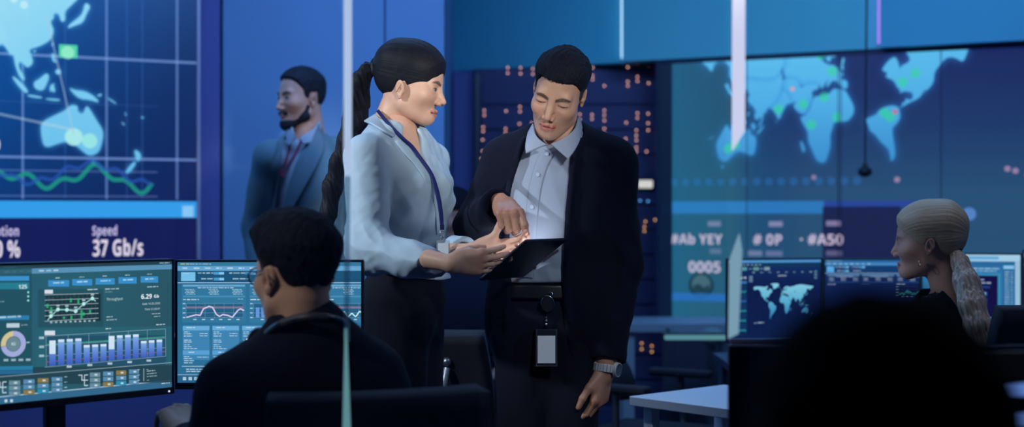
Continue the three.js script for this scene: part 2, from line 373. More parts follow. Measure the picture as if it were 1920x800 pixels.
const headBox = (M, s = 1) => { const c = new THREE.Vector3().setFromMatrixPosition(M); return [c.clone().subScalar(0.2 * s), c.clone().addScalar(0.185 * s)]; };
const skinMat = () => phys([1, 1, 1], 0.48, { vertexColors: true, specularIntensity: 0.7, sheen: 0.15, sheenColor: new THREE.Color(0.9, 0.5, 0.4), sheenRoughness: 0.6 });
const hairMat = (r = 0.62, spec = 0.35) => phys([1, 1, 1], r, { vertexColors: true, specularIntensity: spec });
const cloth = (c, rough = 0.85, sheen = 0.25) => phys(c, rough, { sheen, sheenColor: new THREE.Color(0.6, 0.65, 0.8), sheenRoughness: 0.7, specularIntensity: 0.4 });
const mergeSkin = (...gs) => mergeGeometries(gs);
// soft creases in cloth: noise drawn out along one direction
const crease = (amp, fx, fy, fz, seed = 0, pow = 1) => (x, y, z) => { const v = noise(x * fx + seed, y * fy, z * fz) + 0.5 * noise(x * fx * 2.1 + seed, y * fy * 2.1 + 7, z * fz * 2.1); return amp * (pow === 1 ? v : Math.sign(v) * Math.abs(v) ** pow); };
const rumple = (f, k) => (x, y, z) => { const d = f(x, y, z); return Math.abs(d) < 0.05 ? d + k(x, y, z) : d; };

// a sleeve: padded tube through the joints, cut square at the cuff and open there
function sleeve(pts, rs, k, fold, wall = 0.0095, deep = 0.05) {
  const end = pts[pts.length - 1], d = end.clone().sub(pts[pts.length - 2]).normalize(), r = rs[rs.length - 1], over = pts.slice(0, -1).concat([end.clone().addScaledVector(d, 0.04)]);
  const tube_ = rumple(chain(k, over, rs), fold), hole = cap(end.clone().addScaledVector(d, -deep + r), end.clone().addScaledVector(d, 0.06), r - wall, r - wall + 0.003);
  return cut(0.003, both(0.003, tube_, plane(end, d)), hole);
}
// ------------------------------------------------------------------ the room
const M = {
  wall: std([0.19, 0.37, 0.66], 0.78), soffit: std([0.40, 0.52, 0.62], 0.7), dark: std([0.035, 0.04, 0.07], 0.6), black: std([0.006, 0.006, 0.010], 0.5),
  floor: std([0.07, 0.08, 0.12], 0.75), ceiling: std([0.30, 0.33, 0.40], 0.9), metal: std([0.55, 0.58, 0.62], 0.32, { metalness: 0.9 }), darkMetal: std([0.09, 0.10, 0.13], 0.4, { metalness: 0.7 }),
  white: std([0.72, 0.74, 0.78], 0.45), plastic: std([0.018, 0.019, 0.026], 0.4), rack: std([0.045, 0.050, 0.15], 0.5, { metalness: 0.3 }),
  grey: std([0.40, 0.43, 0.48], 0.5), seat: std([0.010, 0.011, 0.020], 0.85),
};
{ // fine grain of the carpet and the plaster
  const n = 256, grain = (f) => { const d = new Uint8Array(n * n * 4); for (let i = 0; i < n * n; i++) { const x = i % n, y = (i / n) | 0, v = 128 + 60 * noise(x * f, y * f, 0.3) + 55 * (rnd() - 0.5); d[i * 4] = d[i * 4 + 1] = d[i * 4 + 2] = clamp(v, 0, 255); d[i * 4 + 3] = 255; } const t = new THREE.DataTexture(d, n, n); t.wrapS = t.wrapT = THREE.RepeatWrapping; t.magFilter = THREE.LinearFilter; t.needsUpdate = true; return t; };
  const carpet = grain(0.21); carpet.repeat.set(40, 40); M.floor.bumpMap = carpet; M.floor.bumpScale = 0.004;
  const plaster = grain(0.06); plaster.repeat.set(3, 3); M.wall.bumpMap = plaster; M.wall.bumpScale = 0.0006;
}
const CEIL = 3.1;
struct('floor', boxAt(9, 0.1, 12.4, 0, -0.05, -3.6), M.floor);
struct('ceiling', boxAt(9, 0.1, 12.4, 0, CEIL + 0.05, -3.6), M.ceiling);
struct('wall_left', boxAt(0.12, CEIL, 12.4, -4.0, CEIL / 2, -3.6), M.wall);
struct('wall_right', boxAt(0.12, CEIL, 12.4, 4.0, CEIL / 2, -3.6), M.wall);
struct('wall_front', boxAt(9, CEIL, 0.12, 0, CEIL / 2, 2.4), M.wall);
struct('wall_back', boxAt(9, CEIL, 0.12, 0, CEIL / 2, -9.6), M.wall);
// upright slab along a line on the floor: from a to b (x, z), between two heights, thickness behind it
function slab(a, b, y0, y1, t, off = 0) {
  const d = V(b[0] - a[0], 0, b[1] - a[1]), L = d.length(); d.normalize();
  const g = new THREE.BoxGeometry(L, y1 - y0, t);
  g.translate(L / 2, (y0 + y1) / 2, -t / 2 + off);
  g.applyMatrix4(new THREE.Matrix4().makeRotationY(Math.atan2(-d.z, d.x)));
  return g.translate(a[0], 0, a[1]);
}
const LEFT_R = V(-1.3885, 0, -6.3), LEFT_DIR = V(-0.887, 0, 0.4617);      // right end of the slanting display on one side, and the way it runs
const RIGHT_L = V(0.767, 0, -7.4), RIGHT_DIR = V(0.8965, 0, 0.443);
const along = (o, d, s, lift = 0) => { const n = V(d.z, 0, -d.x).multiplyScalar(d.x < 0 ? 1 : -1); return V(o.x + d.x * s + n.x * lift, 0, o.z + d.z * s + n.z * lift); };
const xz = (v) => [v.x, v.z];
struct('wall_left_slanting', slab(xz(along(LEFT_R, LEFT_DIR, 2.9)), xz(along(LEFT_R, LEFT_DIR, -0.131)), 0, CEIL, 0.1, -0.06), std([0.12, 0.13, 0.40], 0.8));  // dark purple colour stands in for shade on this grazing-lit wall
{ // the blue wall behind the bearded man, in upright panels with open joints
  const w = new THREE.Group(); w.name = 'wall_back_blue'; w.userData.kind = 'structure'; w.position.set(-1.30, 0, -6.45); scene.add(w);
  struct('backing', boxAt(1.0, CEIL, 0.06, 0.5, CEIL / 2, -0.06), M.dark, w);
  const at = [0, 0.73, 1.0];
  for (let i = 0; i < 2; i++) struct('wall_panel', boxAt(at[i + 1] - at[i] - 0.006, CEIL, 0.03, (at[i] + at[i + 1]) / 2, CEIL / 2, -0.015, 0.004), M.wall, w);
  struct('wall_end', boxAt(0.04, CEIL, 1.5, 0.955, CEIL / 2, -0.80), M.wall, w);
}
// panels over the displays: each stands a little prouder than the one before, with a light hidden in the step
{
  const g = new THREE.Group(); g.name = 'wall_over_displays'; g.userData.kind = 'structure'; scene.add(g);
  const cuts = [-1.30, -0.194, 1.135, 3.3], proud = [0.0, 0.05, 0.10], y0 = 2.085;
  const tones = [[0.10, 0.56, 0.72], [0.17, 0.70, 0.80], [0.11, 0.50, 0.72]];
  for (let i = 0; i < 3; i++) struct('soffit_panel', slab(xz(along(RIGHT_L, RIGHT_DIR, cuts[i])), xz(along(RIGHT_L, RIGHT_DIR, cuts[i + 1])), y0, CEIL, 0.12, proud[i]), std(tones[i], 0.75), g);
  struct('soffit_underside', slab(xz(along(RIGHT_L, RIGHT_DIR, -1.3)), xz(along(RIGHT_L, RIGHT_DIR, -0.02)), y0 - 0.012, y0, 0.9, -0.121), M.dark, g);
  struct('wall_below', slab(xz(along(RIGHT_L, RIGHT_DIR, 0)), xz(along(RIGHT_L, RIGHT_DIR, 3.3)), 0, 0.72, 0.1, -0.02), M.dark, g);
}
const STEP_LIGHTS = [[-0.194, 0.0, [0.45, 0.72, 1.0], 1.5, 'pale blue light hidden in the step between two wall panels', 0.6], [1.135, 0.05, [0.42, 0.26, 1.0], 1.0, 'violet light hidden in the step between two wall panels', 0.75]];
for (const [s, off, colour, strength, label, y0] of STEP_LIGHTS) {
  const c = along(RIGHT_L, RIGHT_DIR, s - 0.009, off + 0.022), h = 0.975;
  const t = thing('glow_strip', label, 'light', V(c.x, CEIL - h - 0.02, c.z));
  const prof = box(0.014, h, 0.02).translate(0, h / 2, 0).rotateY(Math.atan2(-RIGHT_DIR.z, RIGHT_DIR.x));
  part('diffuser', prof, glow(colour, strength), t);
  part('profile', box(0.003, h, 0.024).translate(0.0085, h / 2, 0).rotateY(Math.atan2(-RIGHT_DIR.z, RIGHT_DIR.x)), M.metal, t);
}
// ------------------------------------------------------------------ ceiling lamps
CEILING_PANELS.forEach(([x, y, z, w, d, colour, power, tilt], i) => {
  const t = thing('ceiling_panel', ['wide blue ceiling light panel over the standing pair', 'wide blue ceiling light panel by the big map display', 'long narrow blue ceiling light panel beside the glass', 'short blue ceiling light panel near the seated blonde woman'][i], 'light', V(x, y, z));
  t.rotation.x = tilt;
  part('housing', boxAt(w + 0.06, 0.05, d + 0.06, 0, 0.03, 0), M.darkMetal, t);
  part('diffuser', boxAt(w, 0.01, d, 0, 0, 0), glow(colour, 0.6), t);
  part('hanger', boxAt(0.02, 0.12, 0.02, 0, 0.06, 0), M.darkMetal, t);
  const l = new THREE.RectAreaLight(0xffffff, power, w, d); l.color.setRGB(...colour); l.name = 'ceiling_panel_light'; l.position.y = -0.012; l.rotation.x = -Math.PI / 2; t.add(l);
});
SPOTS.forEach(([p, q, colour, power, cone, soft], i) => {
  const t = thing('spotlight', ['cool white ceiling spotlight aimed at the standing woman', 'added warm white fill spotlight on a long stem, lighting the faces of the standing pair', 'added small warm fill spotlight aimed at the seated man with glasses', 'added cool fill spotlight aimed at the badge of the standing man'][i], 'light', V(...p));
  const dir = V(...q).sub(V(...p)).normalize();
  part('can', new THREE.CylinderGeometry(0.06, 0.06, 0.16, 32, 1, true).applyQuaternion(new THREE.Quaternion().setFromUnitVectors(V(0, -1, 0), dir)), M.black, t);
  part('lens', new THREE.CylinderGeometry(0.055, 0.055, 0.01, 32).applyQuaternion(new THREE.Quaternion().setFromUnitVectors(V(0, -1, 0), dir)), glow(colour, 0.8), t);
  part('stem', bar(V(0, 0.02, 0), V(0, CEIL - p[1], 0), 0.012), M.black, t);
  const l = new THREE.SpotLight(0xffffff, power, 0, cone * Math.PI / 180, 0.7, 2); l.color.setRGB(...colour); l.name = 'spotlight_beam'; l.castShadow = true; l.shadow.radius = soft;
  l.position.copy(dir.clone().multiplyScalar(0.09)); l.target.position.copy(dir.clone().multiplyScalar(2)); t.add(l, l.target);
});
// ------------------------------------------------------------------ pictures shown on the screens
const LAND = {
  eurasia_west: [[-9, 43], [-9, 37], [-5, 36], [0, 39], [3, 42], [8, 44], [12, 42], [16, 38], [18, 40], [13, 45], [19, 42], [22, 37], [24, 38], [26, 41], [36, 41], [41, 41], [48, 40], [55, 42], [70, 45], [75, 60], [72, 73], [68, 69], [60, 70], [45, 67], [40, 66], [28, 71], [15, 68], [5, 62], [6, 58], [11, 59], [13, 55.5], [17, 57], [18, 60], [22, 65], [25, 65], [22, 60], [28, 60], [21, 56], [14, 54], [8, 54], [4, 52], [-1, 49], [-5, 48], [-1, 46], [-2, 43.5]],
  near_east: [[26, 41], [27, 37], [36, 36], [35, 32], [34, 28], [39, 21], [43, 13], [52, 16], [59, 22], [56, 26], [50, 29], [48, 30], [52, 27], [57, 27], [62, 25], [67, 25], [75, 30], [76, 46], [60, 46], [53, 44], [50, 38], [42, 41.5]],
  india: [[62, 25], [67, 25], [70, 21], [73, 17], [77, 8], [80, 13], [82, 17], [87, 21], [91, 22], [95, 28], [80, 40], [68, 36]],
  east: [[78, 30], [91, 22], [94, 18], [95, 16], [97, 17], [98, 10], [101, 3], [104, 1.5], [103, 5], [100, 9], [100, 13], [103, 12], [105, 9], [109, 12], [108, 16], [106, 20], [110, 21], [115, 23], [120, 26], [122, 31], [119, 35], [122, 37], [121, 39], [125, 39.5], [126, 35], [129, 36], [128, 40], [132, 43], [138, 47], [141, 53], [130, 60], [90, 60], [70, 50]],
  siberia: [[70, 45], [130, 50], [141, 53], [138, 54], [143, 59], [155, 59], [157, 52], [162, 57], [170, 60], [179, 65], [179, 69], [160, 70], [140, 73], [113, 75.5], [100, 76], [80, 73], [70, 73]],
  africa: [[-6, 36], [10, 37], [11, 34], [20, 31], [30, 31], [33, 30], [37, 21], [43, 12], [51, 12], [45, 2], [40, -4], [40, -15], [35, -22], [32, -29], [27, -34], [19, -35], [15, -27], [12, -18], [13, -8], [9, 0], [9, 4], [4, 6], [-8, 5], [-14, 10], [-17, 15], [-16, 22], [-10, 30]],
  australia: [[114, -22], [122, -18], [129, -15], [132, -11.5], [137, -12], [136, -15], [140, -17.5], [142, -11], [145, -15], [149, -21], [153, -26], [152, -32], [150, -37], [144, -39], [139, -36], [136, -34], [131, -31.5], [124, -33], [118, -35], [115, -34], [113.5, -26]],
  north_america: [[-168, 66], [-156, 71], [-140, 70], [-125, 70], [-110, 68], [-95, 68], [-94, 72], [-82, 69], [-85, 66], [-94, 60], [-92, 57], [-82, 55], [-80, 51], [-78, 58], [-74, 62], [-65, 59], [-60, 55], [-56, 52], [-66, 49], [-60, 46], [-70, 43], [-74, 40], [-76, 35], [-81, 31], [-80, 26], [-83, 29], [-90, 29.5], [-97, 27], [-97, 21], [-94, 18], [-91, 19], [-87, 21], [-88, 16], [-83, 15], [-83, 10], [-79, 9], [-80, 7.5], [-86, 11], [-93, 15], [-105, 20], [-109, 26], [-113, 31], [-115, 29], [-110, 23], [-116, 31], [-121, 35], [-124, 41], [-124, 48], [-131, 54], [-140, 60], [-152, 59], [-160, 55], [-165, 61]],
  south_america: [[-79, 9], [-72, 12], [-62, 10.5], [-52, 5], [-50, 0], [-44, -2.5], [-35, -6], [-39, -14], [-41, -22], [-48, -26], [-53, -33], [-58, -38], [-65, -42], [-68, -50], [-68, -55], [-74, -52], [-74, -44], [-71, -30], [-70, -18], [-76, -14], [-81, -5], [-80, 1]],
  greenland: [[-55, 60], [-43, 60], [-22, 70], [-20, 79], [-35, 82], [-60, 81], [-72, 78], [-58, 75], [-54, 68]],
  japan: [[130, 32], [135, 34], [140, 35.5], [142, 40], [145, 43.5], [141, 45], [140, 40], [136, 37], [131, 34]],
  sumatra: [[95, 5], [100, 2], [106, -4], [105, -6], [101, -3]], borneo: [[109, 1], [113, 3], [117, 7], [119, 5], [117, 0], [115, -4], [110, -3]], java: [[105, -6.3], [114, -7.3], [115, -8.5], [106, -7.6]],
  celebes: [[119, 0], [125, 1.5], [121, 0.4], [122.5, -3], [122, -5], [120, -3], [119.5, -5.5]], lesser_sunda: [[116, -8.2], [126, -8.4], [125, -9.6], [117, -9]], new_guinea: [[131, -1], [135, -3], [141, -3], [147, -6], [151, -10], [144, -8], [138, -8], [133, -4]],
  luzon: [[120, 18.5], [122.2, 18], [122, 15], [124, 13], [121, 13.5]], mindanao: [[122, 8], [125, 10], [126.5, 7], [124, 6]], new_britain: [[148, -5.5], [152, -4], [151.5, -6]], solomons: [[155, -6], [161, -9.5], [161.5, -10.5], [156, -7.5]],
  caledonia: [[164, -20], [167, -22], [166, -22.6]], fiji: [[177, -17], [179.5, -17.5], [178, -18.6]], vanuatu: [[166.5, -14], [168, -17], [167, -17]], north_island: [[172.5, -34.5], [178, -37.7], [175.3, -41.5], [173.8, -39.3]], south_island: [[172.8, -40.6], [174.3, -41.8], [168.8, -46.6], [166.6, -45.8]],
  tasmania: [[144.8, -40.7], [148.3, -41], [147, -43.6]], madagascar: [[44, -20], [49.5, -12], [50, -16], [47, -25], [44.5, -25]], britain: [[-5, 50], [1.5, 51.5], [-1.5, 55], [-3, 58.5], [-6, 57], [-3, 54]], iceland: [[-24, 64.5], [-14, 64], [-15, 66.4], [-22, 66.4]],
  taiwan: [[120, 23], [121.6, 25.2], [121, 22]], hainan: [[108.7, 19], [111, 20], [110, 18.2]], ceylon: [[79.8, 9.5], [81.8, 7.2], [80.3, 6]],
};
const merc = (lat) => Math.log(Math.tan(Math.PI / 4 + lat * Math.PI / 360));
function drawWorld(g, X, Y, fill, only) {               // X(lon), Y(mercator height) in pixels
  g.fillStyle = fill;
  for (const k in LAND) {
    if (only && !only(k)) continue;
    g.beginPath(); const p = LAND[k].map(([lo, la]) => [X(lo), Y(merc(la))]);
    p.forEach(([x, y], i) => { const [a, b] = p[(i + 1) % p.length]; if (i === 0) g.moveTo((x + a) / 2, (y + b) / 2); else g.quadraticCurveTo(x, y, (x + a) / 2, (y + b) / 2); });
    g.quadraticCurveTo(p[0][0], p[0][1], (p[0][0] + p[1][0]) / 2, (p[0][1] + p[1][1]) / 2);
    g.fill();
  }
}
function canvas(w, h) { const c = document.createElement('canvas'); c.width = w; c.height = h; return [c, c.getContext('2d')]; }
function screenMaterial(c, strength = SCREEN_GLOW) {
  const t = new THREE.CanvasTexture(c); t.colorSpace = THREE.SRGBColorSpace; t.magFilter = THREE.LinearFilter;
  const m = new THREE.MeshStandardMaterial({ color: 0x020204, roughness: 0.32 }); m.emissive.setRGB(1, 1, 1); m.emissiveMap = t; m.emissiveIntensity = strength;
  return m;
}
const rect = (g, x, y, w, h, f, a = 1) => { g.globalAlpha = a; g.fillStyle = f; g.fillRect(x, y, w, h); g.globalAlpha = 1; };
const stroke = (g, pts, f, w, a = 1) => { g.globalAlpha = a; g.strokeStyle = f; g.lineWidth = w; g.lineJoin = 'round'; g.beginPath(); pts.forEach((p, i) => i ? g.lineTo(...p) : g.moveTo(...p)); g.stroke(); g.globalAlpha = 1; };
const text = (g, s, x, y, size, f, font = 'sans-serif', align = 'left', weight = '') => { g.fillStyle = f; g.font = `${weight} ${size}px ${font}`.trim(); g.textAlign = align; g.textBaseline = 'alphabetic'; g.fillText(s, x, y); };
const fill = (g, pts, f, a = 1) => { g.globalAlpha = a; g.fillStyle = f; g.beginPath(); pts.forEach((p, i) => i ? g.lineTo(...p) : g.moveTo(...p)); g.closePath(); g.fill(); g.globalAlpha = 1; };
const dot = (g, x, y, r, f, a = 1) => { g.globalAlpha = a; g.fillStyle = f; g.beginPath(); g.arc(x, y, r, 0, 7); g.fill(); g.globalAlpha = 1; };
const grad = (g, x0, y0, x1, y1, ...stops) => { const q = g.createLinearGradient(x0, y0, x1, y1); stops.forEach(([t, c]) => q.addColorStop(t, c)); return q; };
// rows of small print too blurred to read: word-like dashes
function print(g, x, y, w, size, f, a = 0.9, align = 1) { let q = 0; while (q < w) { const l = Math.min(w - q, size * (1.2 + 2.2 * rnd())); rect(g, align > 0 ? x + q : x - q - l, y, l, size * 0.62, f, a * (0.75 + 0.25 * rnd())); q += l + size * 0.45; } }

// --- slanting display with the Pacific map: picture units are metres along it from its end by the blue wall, and heights
const PACIFIC = { w: 2.5, y0: 0.78, y1: 2.62 };
function pacificPicture() {
  const [c, g] = canvas(2048, 1508), k = 2048 / PACIFIC.w, X = (s) => 2048 - s * k, Y = (y) => (PACIFIC.y1 - y) * k;
  rect(g, 0, 0, 2048, 1508, '#0e2a62');
  g.fillStyle = grad(g, X(1.1), Y(2.3), X(0), Y(1.3), [0, '#0a5fae'], [0.35, '#0b4a94'], [0.7, '#0d2e68'], [1, '#111f58']); g.fillRect(0, 0, 2048, 1508);
  // grid
  for (const s of [0.085, 0.385, 0.725, 1.06, 1.4, 1.74, 2.08]) stroke(g, [[X(s), 0], [X(s), Y(1.36)]], '#7f9ee0', 8, 0.62);
  for (const s of [0.235, 0.30, 0.555, 0.89]) stroke(g, [[X(s), 0], [X(s), Y(1.36)]], '#4f80d0', 5, 0.28);
  for (const y of [1.955, 2.35, 1.532]) stroke(g, [[0, Y(y)], [X(0), Y(y)]], '#8aa6e6', 9, 0.68);
  for (const y of [1.477, 1.372, 1.76]) stroke(g, [[0, Y(y)], [X(0.17), Y(y)]], '#8a96d8', 6, y === 1.76 ? 0.12 : 0.42);
  // land
  const LX = (lon) => X(0.524 - (lon - 133.5) * Math.PI / 180 * 0.372), LY = (m) => Y(1.655 + (m - merc(-25)) * 0.40);
  g.save(); g.shadowColor = '#5fc4ff'; g.shadowBlur = 18; drawWorld(g, LX, LY, grad(g, 0, Y(2.3), 0, Y(1.45), [0, '#a6e2f4'], [0.45, '#86d2f4'], [1, '#5db6ea'])); g.restore();
  g.globalAlpha = 0.35; drawWorld(g, LX, LY, grad(g, X(1.2), 0, X(0.6), 0, [0, '#e2fbff'], [1, '#7fd0f5'])); g.globalAlpha = 1;
  for (let i = 0; i < 7; i++) dot(g, X(0.72 + 0.06 * Math.sin(i * 2.4)), Y(2.16 + 0.022 * i), 13, '#d8f8ff', 0.65);
  // markers and routes
  fill(g, [[X(0.58), Y(2.005)], [X(0.505), Y(2.005)], [X(0.505), Y(1.95)], [X(0.58), Y(1.95)]], '#57dcae', 0.95); dot(g, X(0.545), Y(1.972), 22, '#a4f6d0', 0.8);
  dot(g, X(0.59), Y(2.235), 24, '#35b98a', 0.9); dot(g, X(0.52), Y(1.62), 30, '#b6f0ec', 0.9); dot(g, X(0.455), Y(1.605), 26, '#a6f0e6', 0.85); dot(g, X(0.645), Y(2.27), 20, '#ffd6e6', 0.8); dot(g, X(0.845), Y(2.12), 18, '#ffc4cf', 0.7);
  stroke(g, [[X(1.3), Y(1.80)], [X(0.52), Y(1.65)]], '#c9d6e6', 9, 0.5); stroke(g, [[X(0.63), Y(2.12)], [X(0.52), Y(1.63)]], '#b8cbe0', 5, 0.6);
  text(g, '60', X(0.895), Y(1.555), 62, '#f0dcf0', 'sans-serif', 'left', 'bold');
  // wavy traces
  const wave = (f, col, w, a) => { const p = []; for (let s = 1.6; s > 0.19; s -= 0.008) p.push([X(s), Y(f(s))]); stroke(g, p, col, w, a); };
  wave((s) => 1.447 + 0.045 * Math.sin(s * 17 + 0.5) * (0.6 + 0.4 * Math.sin(s * 5)) + 0.018 * Math.sin(s * 47), '#1f9c86', 15, 0.85);
  wave((s) => 1.47 + 0.04 * Math.sin(s * 13 + 2) + 0.012 * Math.sin(s * 60), '#2a58b4', 12, 0.7);
  // bar and read-out
  rect(g, 0, Y(1.352), 2048, Y(1.281) - Y(1.352), '#35a0ee'); rect(g, X(0.062), Y(1.333), 40, 40, '#a9d8fa', 0.75);
  g.fillStyle = grad(g, X(1.1), 0, X(0), 0, [0, '#161d5c'], [1, '#141a55']); g.fillRect(0, Y(1.281), 2048, 1508);
  const slim = (t, x, y, size, f, align, k) => { g.save(); g.translate(X(x), Y(y)); g.scale(k, 1); text(g, t, 0, 0, size, f, 'sans-serif', align, 'bold'); g.restore(); };
  slim('Speed', 0.446, 1.207, 46, '#cfc4ee', 'left', 0.66); slim('37 Gb/s', 0.444, 1.119, 78, '#f1e2f4', 'left', 0.63);
  slim('ption', 0.738, 1.207, 46, '#cfc4ee', 'right', 0.66); slim('0 %', 0.734, 1.119, 78, '#f1e2f4', 'right', 0.63);
  return c;
}
// --- reflection of a world map screen, built as a slanting display
const MIRROR = { w: 2.9, y0: 0.75, y1: 2.062 };
function mirrorPicture() {
  const [c, g] = canvas(2048, 936), k = 2048 / MIRROR.w, X = (s) => s * k, Y = (y) => (MIRROR.y1 - y) * k;
  g.fillStyle = grad(g, 0, 0, 0, 936, [0, '#16225c'], [0.28, '#1f3a6a'], [0.5, '#2a5076'], [1, '#2a5474']); g.fillRect(0, 0, 2048, 936);
  g.fillStyle = grad(g, 0, 0, X(0.75), 0, [0, 'rgba(34,104,140,0.9)'], [0.5, 'rgba(40,96,120,0.75)'], [0.8, 'rgba(20,70,120,0.3)'], [1, 'rgba(20,60,120,0)']); g.fillRect(0, 0, 2048, 936);  // teal haze of the glass reflection, painted into the picture
  const west = (lon) => lon < -30, LX = (lon) => X(lon > 110 ? 0.4035 - (lon - 134) * Math.PI / 180 * 0.30 : 0.851 - (lon - 20) * Math.PI / 180 * (west(lon) ? 0.207 : 0.225));
  const LY = (m, lon = 0) => Y(lon > 110 && m < -0.1 ? 1.655 + (m + 0.451) * 0.36 : west(lon) ? 1.77 + m * 0.2 : 1.715 + m * 0.27);
  const land = grad(g, 0, Y(2.07), 0, Y(1.5), [0, '#5cbcec'], [0.4, '#52b0e8'], [1, '#3a8ccc']);
  g.save(); g.shadowColor = '#2f86d8'; g.shadowBlur = 26; drawWorld(g, LX, (m) => LY(m, -60), land, (n) => /america/.test(n)); drawWorld(g, LX, (m) => LY(m, 150), land, (n) => /austr|tasm/.test(n)); drawWorld(g, LX, (m) => LY(m, 0), land, (n) => !/america|green|austr|tasm|island|cale|fiji|vanu|new_/.test(n)); g.restore();
  const glowDots = [[20, 30], [46, 24], [-60, 2], [-68, -4], [-84, 40], [-100, 48], [10, 50], [24, 60], [78, 20], [134, -27], [141, -30], [36, 3], [4, 10]];
  for (const [lo, la] of glowDots) dot(g, LX(lo), LY(merc(la), lo), 17, '#35d79a', 0.6);
  dot(g, LX(-74), LY(merc(3), -74), 9, '#e06a8c', 0.8); dot(g, LX(60), LY(merc(38)), 8, '#f7a0b0', 0.8); dot(g, X(0.80), Y(1.47), 9, '#d9a0c8', 0.6);
  for (const [s, y] of [[1.70, 1.50], [1.735, 1.49], [1.79, 1.47], [1.20, 1.455]]) dot(g, X(s), Y(y), 10, '#e7a6c0', 0.6);
  for (const [s, y, w, f, a] of [[2.0, 1.86, 0.46, '#26408c', 0.5], [2.0, 1.605, 0.46, '#27508f', 0.6], [2.0, 1.34, 0.5, '#27608f', 0.5]]) rect(g, X(s), Y(y), w * k, 14, f, a);
  const tr = []; for (let s = 2.02; s < 2.4; s += 0.012) tr.push([X(s), Y(1.93 + 0.024 * Math.sin(s * 41) + 0.02 * Math.sin(s * 97))]); stroke(g, tr, '#25b8b4', 15, 0.75);
  const tr2 = []; for (let s = 2.0; s < 2.6; s += 0.012) tr2.push([X(s), Y(1.48 + 0.02 * Math.sin(s * 30) + 0.018 * Math.sin(s * 83))]); stroke(g, tr2, '#5663a8', 10, 0.7);
  const tr3 = []; for (let s = 2.0; s < 2.6; s += 0.012) tr3.push([X(s), Y(1.29 + 0.025 * Math.sin(s * 26 + 2) + 0.02 * Math.sin(s * 71))]); stroke(g, tr3, '#8a7592', 10, 0.6);
  for (let i = 0; i < 6; i++) rect(g, X(2.02 + i * 0.05 + (i > 2 ? 0.03 : 0)), Y(1.735), 0.04 * k, 30, '#3a63d8', 0.85);
  for (let i = 0; i < 16; i++) dot(g, X(0.08 + i * 0.062), Y(1.452), 14, '#2f7fd0', 0.35);
  rect(g, X(0.02), Y(1.354), X(0.83), 0.062 * k, '#2f86d2', 0.75); rect(g, X(0.85), Y(1.354), X(0.6), 0.03 * k, '#2c3fb0', 0.6); dot(g, X(1.53), Y(1.29), 22, '#6a9ae8', 0.7);
  // read-outs, mirrored like the map
  const blurred = (t, x, y, size, a) => { g.save(); g.globalAlpha = a; text(g, t, X(x), Y(y), size, '#e8cfe6', 'sans-serif', 'right', 'bold'); g.restore(); };
  const label = (x0, x1, y, a) => print(g, X(x0), Y(y) - 22, (x1 - x0) * k, 30, '#b7a3cc', a);
  label(0.26, 0.328, 1.222, 0.6); blurred('#Ab YEY', 0.336, 1.135, 50, 0.85); label(0.27, 0.33, 1.083, 0.4); blurred('0005', 0.33, 0.992, 56, 0.85);
  label(0.575, 0.645, 1.222, 0.7); blurred('# 0P', 0.645, 1.135, 52, 0.85); label(0.47, 0.645, 1.075, 0.55);
  rect(g, X(0.843), Y(1.326), X(0.375), Y(0.75) - Y(1.326), '#150a38', 0.66);
  blurred('· #A50', 0.945, 1.138, 52, 0.9); label(0.86, 0.94, 1.226, 0.7); label(0.86, 0.94, 1.08, 0.55);
  dot(g, X(0.225), Y(0.925), 46, '#14303e', 0.95); dot(g, X(0.225), Y(0.93), 36, '#5c8492', 0.7); fill(g, [[X(0.18), Y(0.92)], [X(0.21), Y(0.935)], [X(0.24), Y(0.915)], [X(0.27), Y(0.935)], [X(0.265), Y(0.885)], [X(0.19), Y(0.885)]], '#1c3c4a', 0.9);
  rect(g, 0, Y(0.885), X(0.36), 0.04 * k, '#2b70c2', 0.85);
  rect(g, 0, 0, X(0.07), 936, '#08152e', 0.92);
  for (let s = 0.46; s < 2.9; s += 0.47) rect(g, X(s), 0, 4, 936, '#0a1030', 0.6);
  return c;
}
function display(name, label, o, d, spec, picture, frameColour, tiles) {
  const c = along(o, d, 0, 0.03), t = thing(name, label, 'display', V(c.x, 0, c.z));
  const sgn = d.x < 0 ? -1 : 1;
  t.rotation.y = Math.atan2(-d.z * sgn, d.x * sgn);
  const h = spec.y1 - spec.y0, cx = sgn * spec.w / 2, cy = (spec.y0 + spec.y1) / 2;
  part('casing', boxAt(spec.w + 0.02, h + 0.02, 0.05, cx, cy, -0.028), M.black, t);
  part('screen', new THREE.PlaneGeometry(spec.w, h).translate(cx, cy, 0), screenMaterial(picture), t);
  const edge = std(frameColour, 0.35, { metalness: 0.2 });
  for (const x of [cx - spec.w / 2 - 0.008, cx + spec.w / 2 + 0.008]) part('frame', boxAt(0.016, h + 0.03, 0.03, x, cy, -0.006, 0.004), edge, t);
  for (const y of [spec.y0 - 0.008, spec.y1 + 0.008]) part('frame', boxAt(spec.w, 0.016, 0.03, cx, y, -0.006, 0.004), edge, t);
  for (const s of tiles) part('seam', boxAt(0.004, h, 0.003, sgn * s, cy, 0.001), M.black, t);
  part('foot', boxAt(0.08, spec.y0 - 0.01, 0.04, cx, spec.y0 / 2, -0.03), M.black, t);
  const l = new THREE.RectAreaLight(0x4f94dc, spec === PACIFIC ? 1.1 : 0.4, spec.w, h); l.name = 'display_light'; l.position.set(cx, cy, 0.02); l.rotation.y = Math.PI; t.add(l);
  return t;
}
display('display_wall', 'large blue wall display with a Pacific map, Speed read-out and pale frame', LEFT_R, LEFT_DIR, PACIFIC, pacificPicture(), [0.55, 0.50, 0.66], [1.25]);
display('display_wall', 'mirrored world map reflection built as a wide blurred wall display behind the blonde woman', RIGHT_L, RIGHT_DIR, MIRROR, mirrorPicture(), [0.03, 0.04, 0.10], [0.92, 1.85]);
